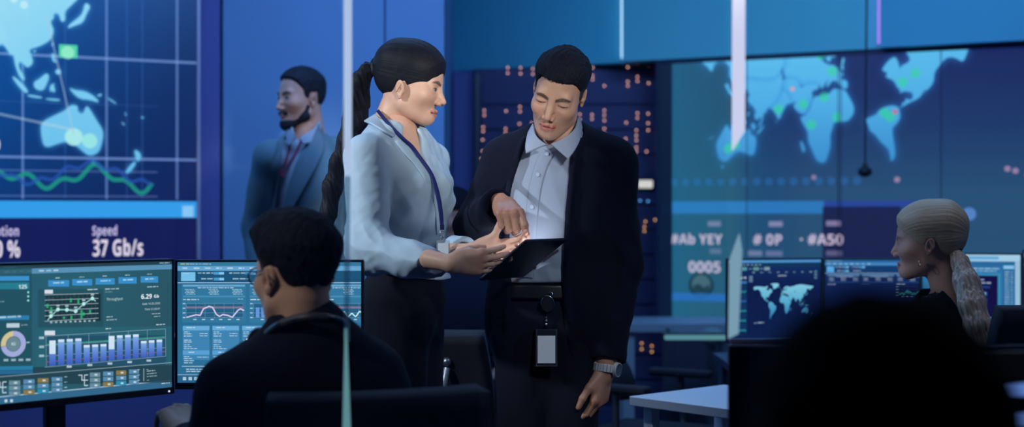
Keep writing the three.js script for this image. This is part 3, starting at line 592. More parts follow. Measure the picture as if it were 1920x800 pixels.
// ------------------------------------------------------------------ pictures on the monitors
// the dashboard of bars, drawn on a 971 x 800 sketch of its visible part; everything beyond its left limit is out of the photograph
function dashboardPicture() {
  const [c, g] = canvas(1536, 880); const S = 1536 / 1.0;
  const top = (x) => 60 - 22 * x / 917, hgt = (x) => 700 - 48 * x / 925;
  const P = (x, y) => [330 + x / 928 * 1206, (y - top(x)) / hgt(x) * 880];
  const Q = (x, y, w, h, f, a) => fill(g, [P(x, y), P(x + w, y), P(x + w, y + h), P(x, y + h)], f, a);
  rect(g, 0, 0, 1536, 880, '#2b6272');
  g.fillStyle = grad(g, 0, 0, 1536, 880, [0, '#2a5c74'], [0.5, '#2c6070'], [1, '#2c505c']); g.fillRect(0, 0, 1536, 880);
  rect(g, 0, 0, 1536, 24, '#27424f'); rect(g, 0, 22, 1536, 34, '#5c93b8'); rect(g, 0, 838, 1536, 42, '#356a8e'); rect(g, 0, 830, 1536, 6, '#b8cbe6');
  for (let i = 0; i < 7; i++) print(g, 330 + 50 * i + (i > 3 ? 30 : 0), 34, 34, 16, '#d3e2f2', 0.8);
  print(g, 1440, 8, 80, 10, '#b9cfe0'); print(g, 330, 8, 70, 9, '#b9cfe0', 0.6);
  // panes
  Q(-260, 60, 400, 560, '#234f5c', 0.75); Q(172, 180, 355, 200, '#28525f', 0.9); Q(165, 375, 770, 210, '#2a6474', 0.85); Q(-260, 575, 1200, 90, '#26434e', 0.9);
  Q(-260, 112, 386, 24, '#3d94cf'); Q(-260, 145, 386, 34, '#2a7e92'); Q(-260, 313, 386, 22, '#2f80b0'); Q(-260, 570, 405, 20, '#2e7ea6'); Q(-260, 592, 405, 18, '#2a6a94');
  { const [x, y] = P(70, 178); text(g, '125', x, y, 36, '#d9ecf4', 'sans-serif', 'left', 'bold'); }
  for (let i = 0; i < 3; i++) dot(g, ...P(121, 195 + i * 21), 7, '#8ef0dc');
  print(g, ...P(-40, 318), 160, 18, '#d7e6f4', 0.8); print(g, ...P(-40, 240), 50, 10, '#bcd5e2', 0.7);
  Q(10, 352, 66, 22, '#dfe8f4', 0.85); print(g, ...P(84, 360), 44, 9, '#c8dae8', 0.7);
  { const [x, y] = P(45, 457); g.lineWidth = 34; g.strokeStyle = '#a9aede'; g.beginPath(); g.arc(x, y, 66, -Math.PI / 2, Math.PI * 0.94); g.stroke(); g.strokeStyle = '#d8c79a'; g.beginPath(); g.arc(x, y, 66, Math.PI * 0.95, Math.PI * 1.5); g.stroke(); dot(g, x, y, 46, '#6f8a96'); text(g, '62', x, y + 9, 26, '#cfdfe6', 'sans-serif', 'center', 'bold'); }
  print(g, ...P(112, 448), 22, 12, '#d5e4ee'); for (let i = 0; i < 4; i++) { Q(10 + i * 38 - 15, 533, 24, 11, '#cfdce8', 0.75); }
  // five tabs
  for (let i = 0; i < 5; i++) { const x = 226 + i * 129, y = 134 - i * 4.5; Q(x, y, 112 - i * 2, 33, '#3b90cc'); print(g, ...P(x + 26, y + 10), 76, 17, '#b6dcf4', 0.9); print(g, ...P(x + 38, y - 13), 36, 10, '#cfe0ea', 0.85); }
  // line chart
  Q(207, 183, 44, 20, '#e6e8f2', 0.95); print(g, ...P(438, 181), 74, 12, '#dfe7ef'); print(g, ...P(216, 226), 52, 10, '#dfe7ef');
  Q(213, 205, 300, 140, '#182f38', 0.8);
  for (let i = 0; i < 6; i++) stroke(g, [P(207, 209 + i * 27), P(500, 203 + i * 25.5)], '#d9e4ec', 3.5, 0.85);
  for (let i = 0; i < 12; i++) stroke(g, [P(230 + i * 23, 208), P(232 + i * 23, 343)], '#7c98a4', 2, 0.5);
  for (const [x, y, h] of [[216, 255, 22], [237, 272, 46], [342, 228, 20], [383, 228, 30], [305, 320, 14], [345, 316, 22], [400, 288, 44], [447, 286, 20], [412, 300, 16]]) Q(x, y, 11, h, '#35c47c', 0.8);
  const ln = [[222, 340], [240, 318], [278, 284], [326, 286], [374, 294], [418, 257], [466, 229], [484, 243]]; stroke(g, ln.map((p) => P(...p)), '#9fd9dc', 7);
  ln.slice(1, 7).forEach(([x, y]) => { dot(g, ...P(x, y), 13, '#bdeeea'); Q(x - 9, y - 24, 18, 9, '#c9dde4', 0.8); });
  for (let i = 0; i < 10; i++) Q(236 + i * 26, 345 - i * 0.7, 12, 9, '#c6d8e2', 0.8);
  // throughput block
  print(g, ...P(537, 178), 106, 14, '#d6e2ea', 0.75); print(g, ...P(537, 194), 56, 10, '#c4d6e0', 0.6); print(g, ...P(780, 168), 86, 12, '#d6e2ea', 0.85);
  { const [x, y] = P(545, 241); text(g, 'Throughput', x, y, 23, '#c9dbe2'); } { const [x, y] = P(744, 233); text(g, '6.29', x, y, 44, '#f4f6fa', 'sans-serif', 'left', 'bold'); const [x2, y2] = P(820, 228); text(g, 'Gb', x2, y2, 31, '#e9f0f6', 'sans-serif', 'left', 'bold'); }
  { const [x, y] = P(858, 260); text(g, 'Date 14.05.2020', x, y, 19, '#cfdde4', 'sans-serif', 'right'); const [a, b] = P(858, 288); text(g, 'Time 21:20:41', a, b, 19, '#cfdde4', 'sans-serif', 'right'); }
  print(g, ...P(545, 322), 46, 11, '#d0dfe8', 0.8); print(g, ...P(545, 338), 76, 11, '#d0dfe8', 0.8); print(g, ...P(808, 308), 66, 10, '#cfdde4', 0.7); print(g, ...P(820, 322), 50, 10, '#cfdde4', 0.7);
  // bar chart
  Q(207, 392, 55, 23, '#e6e8f2', 0.95); print(g, ...P(540, 383), 40, 11, '#dfe7ef'); print(g, ...P(834, 364), 70, 12, '#dfe7ef', 0.85);
  Q(214, 420, 680, 155, '#244a66', 0.7);
  for (const [y0, y1] of [[420, 388], [468, 435], [522, 486], [578, 530]]) stroke(g, [P(207, y0), P(890, y1)], '#a9bcd2', 3.5, 0.75);
  for (const x of [215, 333, 446, 560, 670, 781, 890]) stroke(g, [P(x, 420 - (x - 207) * 0.047), P(x + 2, 578 - (x - 207) * 0.07)], '#a9bcd2', 3.5, 0.7);
  stroke(g, [P(215, 463), P(890, 429)], '#2fd08a', 4, 0.9); stroke(g, [P(215, 552), P(890, 506)], '#c0567e', 5, 0.8);
  const tops = [443, 438, 436, 434, 468, 466, 464, 423, 420, 418, 416, 450, 447, 444];
  tops.forEach((y, i) => { const x = 232 + i * 46.5, b = 573 - i * 3.3; g.globalAlpha = 1; g.fillStyle = grad(g, 0, P(x, y)[1], 0, P(x, b)[1], [0, '#8fb6e6'], [0.35, '#6f97dc'], [1, '#3f5fc0']); fill(g, [P(x, y), P(x + 34, y - 1.5), P(x + 34, b - 2.4), P(x, b)], g.fillStyle); Q(x, y, 33, 12, '#dcebfa', 0.95); if (i === 0 || i === 7) Q(x, y, 33, 68, '#dcebf8', 0.95); });
  for (let i = 0; i < 3; i++) Q(178, 422 + i * 46, 26, 12, '#c6d8e6', 0.8); for (let i = 0; i < 5; i++) Q(325 + i * 113, 572 - i * 6.5, 27, 11, '#cfdcea', 0.85);
  // node tables
  stroke(g, [P(-300, 640), P(930, 563)], '#b4c6d8', 4, 0.8);
  for (let r = 0; r < 2; r++) for (let i = 0; i < 5; i++) for (let j = 0; j < 3; j++) {
    const x = (r ? 452 : 22) + i * 74 - (i === 4 ? 500 : 0), y = 643 - (r ? 33 : 0) + j * 27 - i * 4.5, tone = (i === 2 && j === 0) || (i === 1 && j === 2) ? '#8f7a48' : i === 2 && j === 2 ? '#2b8fb4' : i === 0 ? '#6c8ea0' : '#5a8db2';
    if (i < 4) { Q(x, y, 58, 23, tone); Q(x + 26, y + 7, 16, 9, '#dbe6f0', 0.85); }
  }
  for (const [ox, oy] of [[388, 622], [-44, 650]]) { stroke(g, [P(ox, oy), P(ox + 20, oy), P(ox + 20, oy + 26), P(ox + 34, oy + 26)], '#d5e2ec', 7, 0.9); for (let j = 0; j < 3; j++) { stroke(g, [P(ox + 34, oy + j * 27), P(ox + 54, oy + j * 27 - 1)], '#d5e2ec', 7, 0.9); } stroke(g, [P(ox + 34, oy), P(ox + 34, oy + 54)], '#d5e2ec', 6, 0.9); }
  for (let j = 0; j < 3; j++) { print(g, ...P(722, 597 + j * 27), 20, 8, '#d5e2ec'); print(g, ...P(312, 628 + j * 27), 20, 8, '#d5e2ec'); }
  Q(758, 592, 5, 66, '#a9bcc8', 0.8); print(g, ...P(778, 604), 66, 10, '#cddbe4', 0.8); print(g, ...P(778, 618), 76, 10, '#cddbe4', 0.8); print(g, ...P(778, 632), 80, 10, '#cddbe4', 0.8); print(g, ...P(776, 596), 16, 8, '#cddbe4', 0.7); print(g, ...P(778, 652), 18, 8, '#cddbe4', 0.8);
  for (let i = 0; i < 2; i++) Q(0 + i * 28, 738, 14, 15, '#d8e6f2', 0.9); print(g, 1455, 846, 66, 10, '#cfe0ee', 0.9);
  return c;
}
function tablesPicture(dim = 0) {                       // the paler monitor of small tables; the same software runs beside the blonde woman
  const [c, g] = canvas(1280, 880);
  rect(g, 0, 0, 1280, 880, dim ? '#0e1c48' : '#2f7198');
  g.fillStyle = dim ? grad(g, 0, 0, 0, 880, [0, '#1c4a86'], [0.3, '#122a5e'], [1, '#0e1442']) : grad(g, 0, 0, 1280, 880, [0, '#2a6a90'], [0.5, '#32749c'], [1, '#2c6c98']); g.fillRect(0, 0, 1280, 880);
  rect(g, 0, 0, 1280, 28, dim ? '#2a6aa2' : '#35799f'); rect(g, 0, 28, 1280, 34, dim ? '#4a8cc8' : '#6aa6d2'); rect(g, 0, 62, 1280, 82, dim ? '#173f74' : '#1f5578'); rect(g, 0, 146, 1280, 6, '#b9d0ea', 0.9); rect(g, 0, 820, 1280, 4, '#b9d0ea', 0.9); rect(g, 0, 826, 1280, 54, dim ? '#14345e' : '#2a6288');
  print(g, 20, 8, 60, 14, '#d9c28a', 0.9); print(g, 84, 9, 150, 12, '#bcd8ec', 0.7); for (let i = 0; i < 8; i++) print(g, 34 + i * 78, 38, 40, 15, '#dcecfa', 0.8);
  rect(g, 24, 72, 100, 66, dim ? '#5cb0ee' : '#7cc2ea'); print(g, 38, 80, 40, 8, '#dff0fa', 0.6);
  for (const [x, y] of [[140, 74], [140, 116], [360, 74], [360, 116]]) { print(g, x + (y > 100 ? 24 : 0), y, 110, 15, '#d0e2f2', 0.8); if (x < 300 || y < 100) { rect(g, x + 112, y - 3, 72, 20, '#4a9ed2'); rect(g, x + 150, y - 2, 34, 17, '#8cc8f0'); } }
  const block = (x) => {
    rect(g, x, 162, 446, 278, dim ? '#141f52' : '#3b82a8', dim ? 0.4 : 0.55); rect(g, x + 6, 164, 434, 14, '#7db4dc', 0.8); rect(g, x + 6, 244, 434, 12, dim ? '#2a5590' : '#4f93bd', 0.8);
    print(g, x + 110, 183, 250, 11, '#d3e4f2', 0.85); for (let i = 0; i < 3; i++) for (let j = 0; j < 4; j++) print(g, x + 20 + i * 165 + (j % 2) * 8, 197 + j * 11, 66, 9, '#d3e4f2', 0.8);
  };
  block(30); block(500); block(970);
  const chart = (x, red, kind) => {
    print(g, x + 8, 268, 110, 14, '#e3edf6', 0.9); print(g, x + 390, 266, 36, 9, '#c9ddee', 0.8); rect(g, x + 30, 300, 400, 110, dim ? '#0c1238' : '#1d4d6e', 0.55);
    for (let i = 0; i < 4; i++) { stroke(g, [[x + 30, 302 + i * 34], [x + 428, 302 + i * 34]], '#9ec0dc', 2.4, dim ? 0.3 : 0.7); rect(g, x + 6, 298 + i * 34, 18, 8, '#cfe0ee', 0.8); }
    for (let i = 0; i < 7; i++) stroke(g, [[x + 30 + i * 66, 300], [x + 30 + i * 66, 410]], '#9ec0dc', 2.4, dim ? 0.25 : 0.55);
    if (red) stroke(g, [[x + 30, 328], [x + 428, 328]], '#d07e9a', 6, dim ? 0.3 : 0.9);
    if (kind === 'bars') { for (let i = 0; i < 10; i++) rect(g, x + 46 + i * 38, 330, 25, 74, '#6e9be4', 0.95); }
    else if (kind === 'hill') stroke(g, [[32, 402], [70, 392], [100, 384], [128, 388], [150, 340], [190, 322], [214, 330], [240, 380], [262, 396], [286, 382], [320, 388], [352, 402], [392, 350], [410, 340], [428, 352], [432, 346]].map(([a, b]) => [x + a, b]), '#e6d2f2', 10, 0.95);
    else { const p = []; for (let i = 0; i <= 40; i++) p.push([x + 40 + i * 9.6, 378 + 14 * Math.sin(i * 1.1) + 10 * Math.sin(i * 0.37) - (i > 34 ? (i - 34) * 5 : 0) - (i === 12 ? 34 : 0)]); stroke(g, p, dim ? '#3fd0c8' : '#d4f4fa', dim ? 7 : 9, 0.95); }
    for (let i = 0; i < 6; i++) rect(g, x + 80 + i * 60, 414, 22, 8, '#cfe0ee', 0.8);
  };
  if (!dim) { chart(30, true, 'hill'); chart(500, false, 'bars'); chart(970, true, 'wave'); } else { chart(970, false, 'wave'); print(g, 36, 270, 110, 14, '#e3edf6', 0.8); print(g, 506, 270, 110, 14, '#8fa6c8', 0.4); }
  if (!dim) for (let i = 0; i < 6; i++) {
    const x = 36 + i * 207; rect(g, x, 462, 186, 250, '#4d93c6', 0.62); rect(g, x, 466, 186, 32, '#6fb2e2', 0.9); print(g, x + 26, 474, 60, 12, '#dcecf8', 0.85); rect(g, x, 644, 186, 32, '#5fa6da', 0.9); print(g, x + 40, 654, 44, 12, '#dcecf8', 0.8);
    for (const [dy, w] of [[506, 40], [520, 56], [536, 58], [566, 52], [580, 56], [600, 40], [614, 54], [628, 92], [686, 36], [700, 60], [716, 70], [732, 64]]) print(g, x + 8, dy, w, 10, '#dcecf8', 0.85);
    print(g, x + 118, 518, 56, 10, '#dcecf8', 0.8); print(g, x + 118, 534, 56, 10, '#dcecf8', 0.8); print(g, x + 100, 690, 80, 10, '#dcecf8', 0.7);
  } else { for (let i = 0; i < 6; i++) { rect(g, 36 + i * 207, 462, 186, 330, '#152a62', 0.5); } }
  stroke(g, [[30, 760], [1250, 760]], '#cfe0f2', 4, dim ? 0.2 : 0.9); if (!dim) { print(g, 60, 778, 170, 12, '#e8f1fa'); print(g, 60, 794, 150, 12, '#e8f1fa'); }
  for (let i = 0; i < 5; i++) rect(g, 36 + i * 40, 838, 24, 24, '#bcd8f0', dim ? 0.3 : 0.9);
  return c;
}
function smallMapPicture() {
  const [c, g] = canvas(1024, 820);
  g.fillStyle = grad(g, 0, 0, 0, 820, [0, '#17356e'], [0.35, '#101d4c'], [1, '#0f2150']); g.fillRect(0, 0, 1024, 820);
  rect(g, 0, 0, 1024, 34, '#2a6aa6'); rect(g, 0, 8, 1024, 20, '#5c9fd8'); rect(g, 0, 36, 1024, 36, '#123a5c');
  for (let i = 0; i < 7; i++) print(g, 60 + i * 44, 48, 26, 14, '#c4dcea', 0.9);
  for (const [x, f] of [[130, '#5aa6a8'], [262, '#6aa69a'], [384, '#8fb0b8']]) rect(g, x, 76, 62, 34, f, 0.9); for (const x of [212, 336]) print(g, x, 90, 34, 12, '#c4dcea', 0.8);
  rect(g, 0, 112, 1024, 36, '#122c5c', 0.8); for (let i = 0; i < 8; i++) { print(g, 250 + i * 92, 128, 30, 12, '#cfe2f0', 0.85); stroke(g, [[250 + i * 92, 150], [250 + i * 92, 780]], '#2b4a84', 2, 0.4); }
  rect(g, 52, 150, 140, 640, '#0f2c58', 0.7); text(g, 'Node 32', 186, 196, 30, '#d9e8f4', 'sans-serif', 'right', 'bold'); rect(g, 60, 222, 130, 22, '#3f86cc', 0.9);
  for (let i = 0; i < 5; i++) { rect(g, 62, 252 + i * 100, 126, 88, '#14406a', 0.6); const p = []; for (let x = 64; x < 186; x += 5) p.push([x, 330 + i * 100 + 8 * Math.sin(x * 0.2 + i) - 4 * Math.sin(x * 0.53)]); stroke(g, p, i === 1 ? '#3f7fe0' : '#38b8b6', 7, 0.85); }
  for (let i = 0; i < 4; i++) rect(g, 216, 168 + i * 17, 40, 11, '#8fb4c8', 0.8); print(g, 540, 162, 92, 18, '#e3eef6', 0.95); for (const y of [118, 150, 182]) rect(g, 950, y, 30, 22, '#6f9fa8', 0.8);
  drawWorld(g, (lon) => 590 + lon * 1.95, (m) => 470 - (2 * Math.atan(Math.exp(m)) - Math.PI / 2) * 57.3 * 2.75, grad(g, 0, 250, 0, 640, [0, '#8fd8ee'], [0.5, '#5fb6dc'], [1, '#2f78b0']));
  print(g, 270, 652, 30, 14, '#c4dcea', 0.9); print(g, 312, 648, 70, 16, '#c4dcea', 0.9);
  return c;
}
function pagePicture() {
  const [c, g] = canvas(1024, 820);
  rect(g, 0, 0, 1024, 820, '#9cc0da'); rect(g, 0, 0, 1024, 60, '#a9cfe8'); rect(g, 300, 18, 500, 30, '#4a96d4', 0.7); rect(g, 0, 70, 860, 620, '#2f74a8'); rect(g, 0, 80, 840, 40, '#2a69a0'); print(g, 480, 136, 330, 22, '#cfe2f2', 0.75); print(g, 480, 162, 300, 20, '#cfe2f2', 0.6);
  rect(g, 300, 190, 520, 470, '#3a86b4'); rect(g, 300, 216, 490, 424, '#140f42'); print(g, 520, 250, 130, 22, '#c4d6ec', 0.8); print(g, 500, 282, 220, 24, '#c4d6ec', 0.8); rect(g, 330, 320, 380, 26, '#1d3f80', 0.9); rect(g, 480, 380, 200, 46, '#245a94', 0.9); print(g, 560, 392, 40, 22, '#c4e2f6', 0.9); print(g, 630, 392, 40, 22, '#c4e2f6', 0.9); rect(g, 440, 450, 240, 34, '#1f4f8c', 0.9); rect(g, 340, 560, 300, 20, '#1a2f6c', 0.8);
  rect(g, 840, 70, 130, 520, '#2a6a9c'); rect(g, 850, 110, 110, 34, '#8fc6ee'); for (let i = 0; i < 15; i++) { print(g, 862, 170 + i * 26, 50, 15, '#b9d6ec', 0.85); print(g, 924, 170 + i * 26, 26, 15, '#b9d6ec', 0.75); }
  rect(g, 0, 780, 1024, 40, '#8fb6d4');
  return c;
}
// ------------------------------------------------------------------ monitors
// corner a (lower left of the screen) to b (lower right), both at one height; the screen rises h
function monitor(label, a, b, h, picture, desk, extra = {}) {
  const d = b.clone().sub(a), w = d.length(), mid = a.clone().add(b).multiplyScalar(0.5);
  const t = thing('monitor', label, 'monitor', V(mid.x, desk, mid.z)); t.rotation.y = Math.atan2(-d.z, d.x);
  const y = a.y - desk + h / 2, rim = 0.006;
  part('casing', boxAt(w + 2 * rim, h + rim + 0.016, 0.026, 0, y - 0.005, -0.0155, 0.005), M.plastic, t);
  part('screen', new THREE.PlaneGeometry(w, h).translate(0, y, 0.0), screenMaterial(picture, extra.strength ?? SCREEN_GLOW), t);
  for (const s of [-1, 1]) part('bezel', boxAt(rim, h + rim, 0.006, s * (w / 2 + rim / 2), y, 0, 0.0015), M.plastic, t);
  part('bezel', boxAt(w + 2 * rim, rim, 0.006, 0, y + h / 2 + rim / 2, 0, 0.0015), M.plastic, t);
  const chin = part('bezel', boxAt(w + 2 * rim, 0.016, 0.007, 0, y - h / 2 - 0.008, 0, 0.0015), M.plastic, t);
  if (extra.led) part('power_light', new THREE.SphereGeometry(0.0024, 12, 8).translate(w / 2 - 0.01, y - h / 2 - 0.009, 0.0045), glow([0.8, 0.85, 1.0], 1), chin);
  part('back_shell', boxAt(w * 0.5, h * 0.6, 0.03, 0, y, -0.042, 0.012), M.plastic, t);
  part('stand', boxAt(0.05, y - h * 0.1, 0.022, 0, (y - h * 0.1) / 2, -0.066, 0.006), M.plastic, t);
  part('base', boxAt(0.22, 0.014, 0.17, 0, 0.007, -0.05, 0.006), M.plastic, t);
  const l = new THREE.RectAreaLight(0x6fb0dc, 0.25, w, h); l.name = 'monitor_light'; l.position.set(0, y, 0.006); l.rotation.y = Math.PI; t.add(l);
  return t;
}
const DESK = 0.745;
{
  // the angled monitor: near end out of the picture, far end beside the second one
  const far = W(322, 725, 3.46); const dirL = V(-0.300, 0, 0.312).normalize();
  const a = far.clone().addScaledVector(dirL, 0.54);
  monitor('angled monitor showing a bar chart dashboard, beside the seated man with glasses', a, far, 0.302, dashboardPicture(), DESK, { led: true });
  const c = W(333, 717, 3.47), e = W(677, 717, 3.47);
  monitor('pale blue monitor of small tables, partly hidden by the seated man with glasses', c, e, 0.29, tablesPicture(), DESK);
}
const RD = 5.35;
{
  const mk = (x0, x1, yb, d0, d1, h) => [W(x0, yb, d0), V((x1 - 960) / F * d1, EYE - (yb - 400) / F * d0, -d1), h];
  monitor('dark monitor with a small pale world map, on the dark desk', ...mk(1368, 1539, 636, 5.3, 5.4, 0.292), smallMapPicture(), DESK, { strength: 0.9 });
  monitor('dark monitor of tables with a green trace, beside the blonde woman\'s face', ...mk(1547, 1723, 634, 5.4, 5.38, 0.294), tablesPicture(1), DESK, { strength: 0.9 });
  monitor('bright monitor with a white page, behind the blonde ponytail', ...mk(1730, 1913, 624, 5.34, 5.25, 0.292), pagePicture(), DESK, { strength: 1.0 });
  monitor('monitor cut off by the picture edge, beside the bright white page', ...mk(1920, 2090, 622, 5.22, 5.0, 0.292), tablesPicture(1), DESK, { strength: 0.9 });
}
// ------------------------------------------------------------------ desks
function desk(label, x0, x1, z0, z1, top, tone, o = {}) {
  const t = thing('desk', label, 'desk', V((x0 + x1) / 2, 0, (z0 + z1) / 2)), w = x1 - x0, d = Math.abs(z1 - z0), th = o.thick ?? 0.028;
  part('desktop', boxAt(w, th, d, 0, top - th / 2, 0, 0.003), tone, t);
  const leg = o.leg ?? 0.05;
  for (const sx of o.legs ?? [-1, 1]) for (const sz of [-1, 1]) part('leg', boxAt(leg, top - th, leg, sx * (w / 2 - leg / 2 - (o.inset ?? 0.03)), (top - th) / 2, sz * (d / 2 - leg / 2 - 0.02), 0.003), o.legMat ?? tone, t);
  if (o.rail) { const r = part('rail', boxAt(w - 0.2, 0.04, 0.02, 0, top - th - 0.025, d / 2 - 0.035, 0.002), o.legMat ?? tone, t); part('screw', new THREE.CylinderGeometry(0.006, 0.006, 0.004, 16).rotateX(Math.PI / 2).translate(-w / 2 + 0.115, top - th - 0.022, d / 2 - 0.024), M.metal, r); }
  if (o.panel) part('front_panel', boxAt(w - 0.02, top - th - 0.05, 0.02, 0, (top - th + 0.05) / 2, d / 2 - 0.05), o.panel, t);
  return t;
}
desk('long dark desk under the angled and the pale blue monitors', -2.1, 0.03, -3.74, -3.20, DESK, std([0.055, 0.085, 0.16], 0.4), { legMat: std([0.10, 0.13, 0.2], 0.5) });
{ // turned so that one corner points at the standing man
  const t = desk('white table corner with a square leg beside the standing man', -0.22, 0.22, -0.20, 0.20, 0.755, M.white, { rail: true, leg: 0.035, inset: 0.04 }), a = 42 * Math.PI / 180;
  const e1 = V(Math.cos(a), 0, -Math.sin(a)), e2 = V(Math.sin(a), 0, Math.cos(a)); t.rotation.y = a; t.position.copy(V(0.350, 0, -4.30).addScaledVector(e1, 0.22).addScaledVector(e2, 0.20));
}
desk('dark desk carrying the four monitors in front of the blonde woman', 0.80, 2.5, -5.75, -4.98, DESK, std([0.03, 0.03, 0.07], 0.5), { panel: std([0.022, 0.02, 0.06], 0.7) });
desk('blurred grey blue desk before the mirrored map display', 0.505, 1.05, -6.98, -6.55, 0.80, std([0.22, 0.30, 0.38], 0.5), { thick: 0.04, leg: 0.055, inset: 0.0 });
{ // low navy divider between the white table and the desk of the four monitors
  const t = thing('desk_divider', 'low dark navy divider behind the blonde woman, hiding the desk below the monitors', 'divider', V(1.65, 0, -4.90)), fabric = std([0.018, 0.018, 0.055], 0.9);
  for (let i = 0; i < 2; i++) part('divider_panel', boxAt(0.895, 0.79, 0.03, -0.455 + i * 0.91, 0.465, 0, 0.006), fabric, t);
  part('top_rail', boxAt(1.82, 0.015, 0.036, 0, 0.8675, 0, 0.003), std([0.03, 0.03, 0.07], 0.5), t);
  for (const x of [-0.9, 0, 0.9]) part('foot', boxAt(0.03, 0.08, 0.13, x, 0.04, 0, 0.004), M.darkMetal, t);
}
{
  const t = thing('glow_bar', 'pale green reflection, built as a glowing horizontal bar in front of the blurred grey blue desk', 'lamp', V(0.80, 0.764, -6.24));  // a reflected green streak, built as a glowing bar on an added bracket
  part('tube', boxAt(0.28, 0.022, 0.03, 0.0, 0, 0, 0.008), glow([0.10, 0.26, 0.30], 1), t); part('bracket', boxAt(0.30, 0.010, 0.04, 0, 0.016, -0.005, 0.003), M.darkMetal, t);
  part('arm', boxAt(0.02, 0.012, 0.3, -0.09, 0.012, -0.162), M.darkMetal, t);
  const g = thing('stool', 'round blurred stool seat under the grey blue desk', 'stool', V(0.885, 0, -6.38));
  part('seat', new THREE.SphereGeometry(0.055, 32, 20).scale(1, 0.75, 1).translate(0, 0.755, 0), std([0.16, 0.24, 0.26], 0.6), g); part('post', bar(V(0, 0.03, 0), V(0, 0.72, 0), 0.02), M.darkMetal, g); part('base', new THREE.CylinderGeometry(0.16, 0.18, 0.03, 32).translate(0, 0.015, 0), M.darkMetal, g);
}
// ------------------------------------------------------------------ server racks
const amber = glow([0.95, 0.46, 0.38], 2.3), amberLow = glow([0.9, 0.42, 0.16], 2.3), blueLed = glow([0.10, 0.36, 0.75], 3), led = new THREE.SphereGeometry(0.0042, 12, 8);
function rack(label, px0, px1, d, lights) {
  const a = W(px0, 400, d).x, b = W(px1, 400, d).x, w = b - a - 0.006, t = thing('server_rack', label, 'server rack', V((a + b) / 2, 0, -d)), H = 2.068;
  part('cabinet', boxAt(w, H, 0.62, 0, H / 2, -0.33, 0.006), M.rack, t);
  for (const s of [-1, 1]) part('door_frame', boxAt(0.03, H - 0.06, 0.02, s * (w / 2 - 0.016), H / 2, -0.01, 0.003), M.darkMetal, t);
  part('plinth', boxAt(w, 0.08, 0.02, 0, 0.04, -0.012), M.black, t);
  for (let k = 0; k < 14; k++) part('server_unit', boxAt(w - 0.08, 0.115, 0.02, 0, 0.22 + k * 0.132, -0.016, 0.003), M.rack, t);
  for (const [px, py, kind = 0] of lights) { const p = W(px, py < 200 ? py + 5 : py, d); const m = part(kind === 2 ? 'blue_light' : 'indicator_light', led, kind === 2 ? blueLed : kind === 1 ? amberLow : amber, t); m.position.set(p.x - t.position.x, p.y, 0.004); }
  return t;
}
{
  const L = (x, ...ys) => ys.map((y) => [x, y]);
  rack('dark rack with amber lights between the standing woman and man', 888, 1068, 7.62, [...L(952, 122, 132), ...L(976, 122, 133), ...L(999, 124, 134), ...L(908, 207, 216), ...L(949, 208), ...L(975, 200, 209), ...L(906, 238, 246), ...L(905, 262), ...L(974, 232), ...L(948, 241, 249), ...L(905, 283), ...L(903, 297), ...L(903, 315), ...L(997, 231), ...L(994, 249)]);
  rack('dark rack with many amber lights and a pale lamp beside the standing man', 1068, 1262, 7.60, [...L(1111, 122, 137, 144), ...L(1133, 156), ...L(1087, 214, 224), ...L(1110, 215, 223), ...L(1133, 207, 216, 226), ...L(1133, 241, 250), ...L(1177, 121, 148, 156), ...L(1195, 117, 139, 147), ...L(1216, 119, 151), ...L(1236, 121, 130, 152),
    ...L(1195, 212, 221), ...L(1174, 230), ...L(1215, 213, 231, 244), ...L(1235, 223), ...L(1193, 244, 254, 263), ...L(1173, 260), ...L(1193, 276, 284), ...L(1232, 244, 255, 263, 276), ...L(1212, 284), ...L(1232, 294, 304, 312), ...L(1192, 312), ...L(1210, 415), ...L(1228, 412), ...L(1208, 425, 433), ...L(1203, 643, 654), ...L(1222, 648, 659)].map((q, i, all) => (q[1] > 400 ? [...q, 1] : q)).concat([[1245, 342, 2], [1215, 377, 2], [1232, 378, 2], [1200, 376, 2], [1240, 387, 2]].map(([x, y]) => [Math.min(x, 1239), y, 2])));  // the lowest pairs are reflections of amber light, painted as glowing beads
  const t = thing('rack_lamp', 'small pale oblong lamp glowing on the dark rack', 'lamp', V(W(1210, 345, 7.58).x, W(1210, 345, 7.58).y, -7.584));
  part('lens', boxAt(0.078, 0.042, 0.016, 0, 0, 0.004, 0.008), glow([0.72, 0.70, 0.66], 0.95), t); part('housing', boxAt(0.09, 0.055, 0.012, 0, 0, -0.004, 0.004), M.black, t);
}
struct('wall_behind_racks', boxAt(2.6, CEIL, 0.1, 0.3, CEIL / 2, -8.75), std([0.12, 0.13, 0.3], 0.8));
{ // slim dark panel in the corner beside the racks
  const t = thing('side_cabinet', 'plain dark blue cabinet between the blue wall and the racks', 'cabinet', V(-0.262, 0, -7.68));
  part('body', boxAt(0.118, 2.06, 0.5, 0.0, 1.03, -0.27, 0.006), std([0.12, 0.14, 0.42], 0.6), t); part('door', boxAt(0.108, 1.95, 0.016, 0.0, 1.06, -0.012, 0.003), std([0.13, 0.15, 0.44], 0.55), t); part('handle', boxAt(0.012, 0.14, 0.014, 0.04, 1.0, 0.002, 0.003), M.darkMetal, t);
}
{ // dark pendant in front of the mirrored map
  const p = W(1622, 322, 6.75), q = W(1628, 100, 6.75), t = thing('pendant_microphone', 'dark round pendant on a thin rod before the mirrored map', 'microphone', V(p.x, p.y, p.z));
  part('head', new THREE.SphereGeometry(0.03, 24, 16).scale(1.15, 0.85, 1), M.black, t); part('collar', new THREE.CylinderGeometry(0.01, 0.016, 0.02, 16).translate(0, 0.03, 0), M.black, t);
  part('rod', bar(V(0, 0.03, 0), V(q.x - p.x, CEIL - p.y, 0), 0.0045), M.black, t);
}
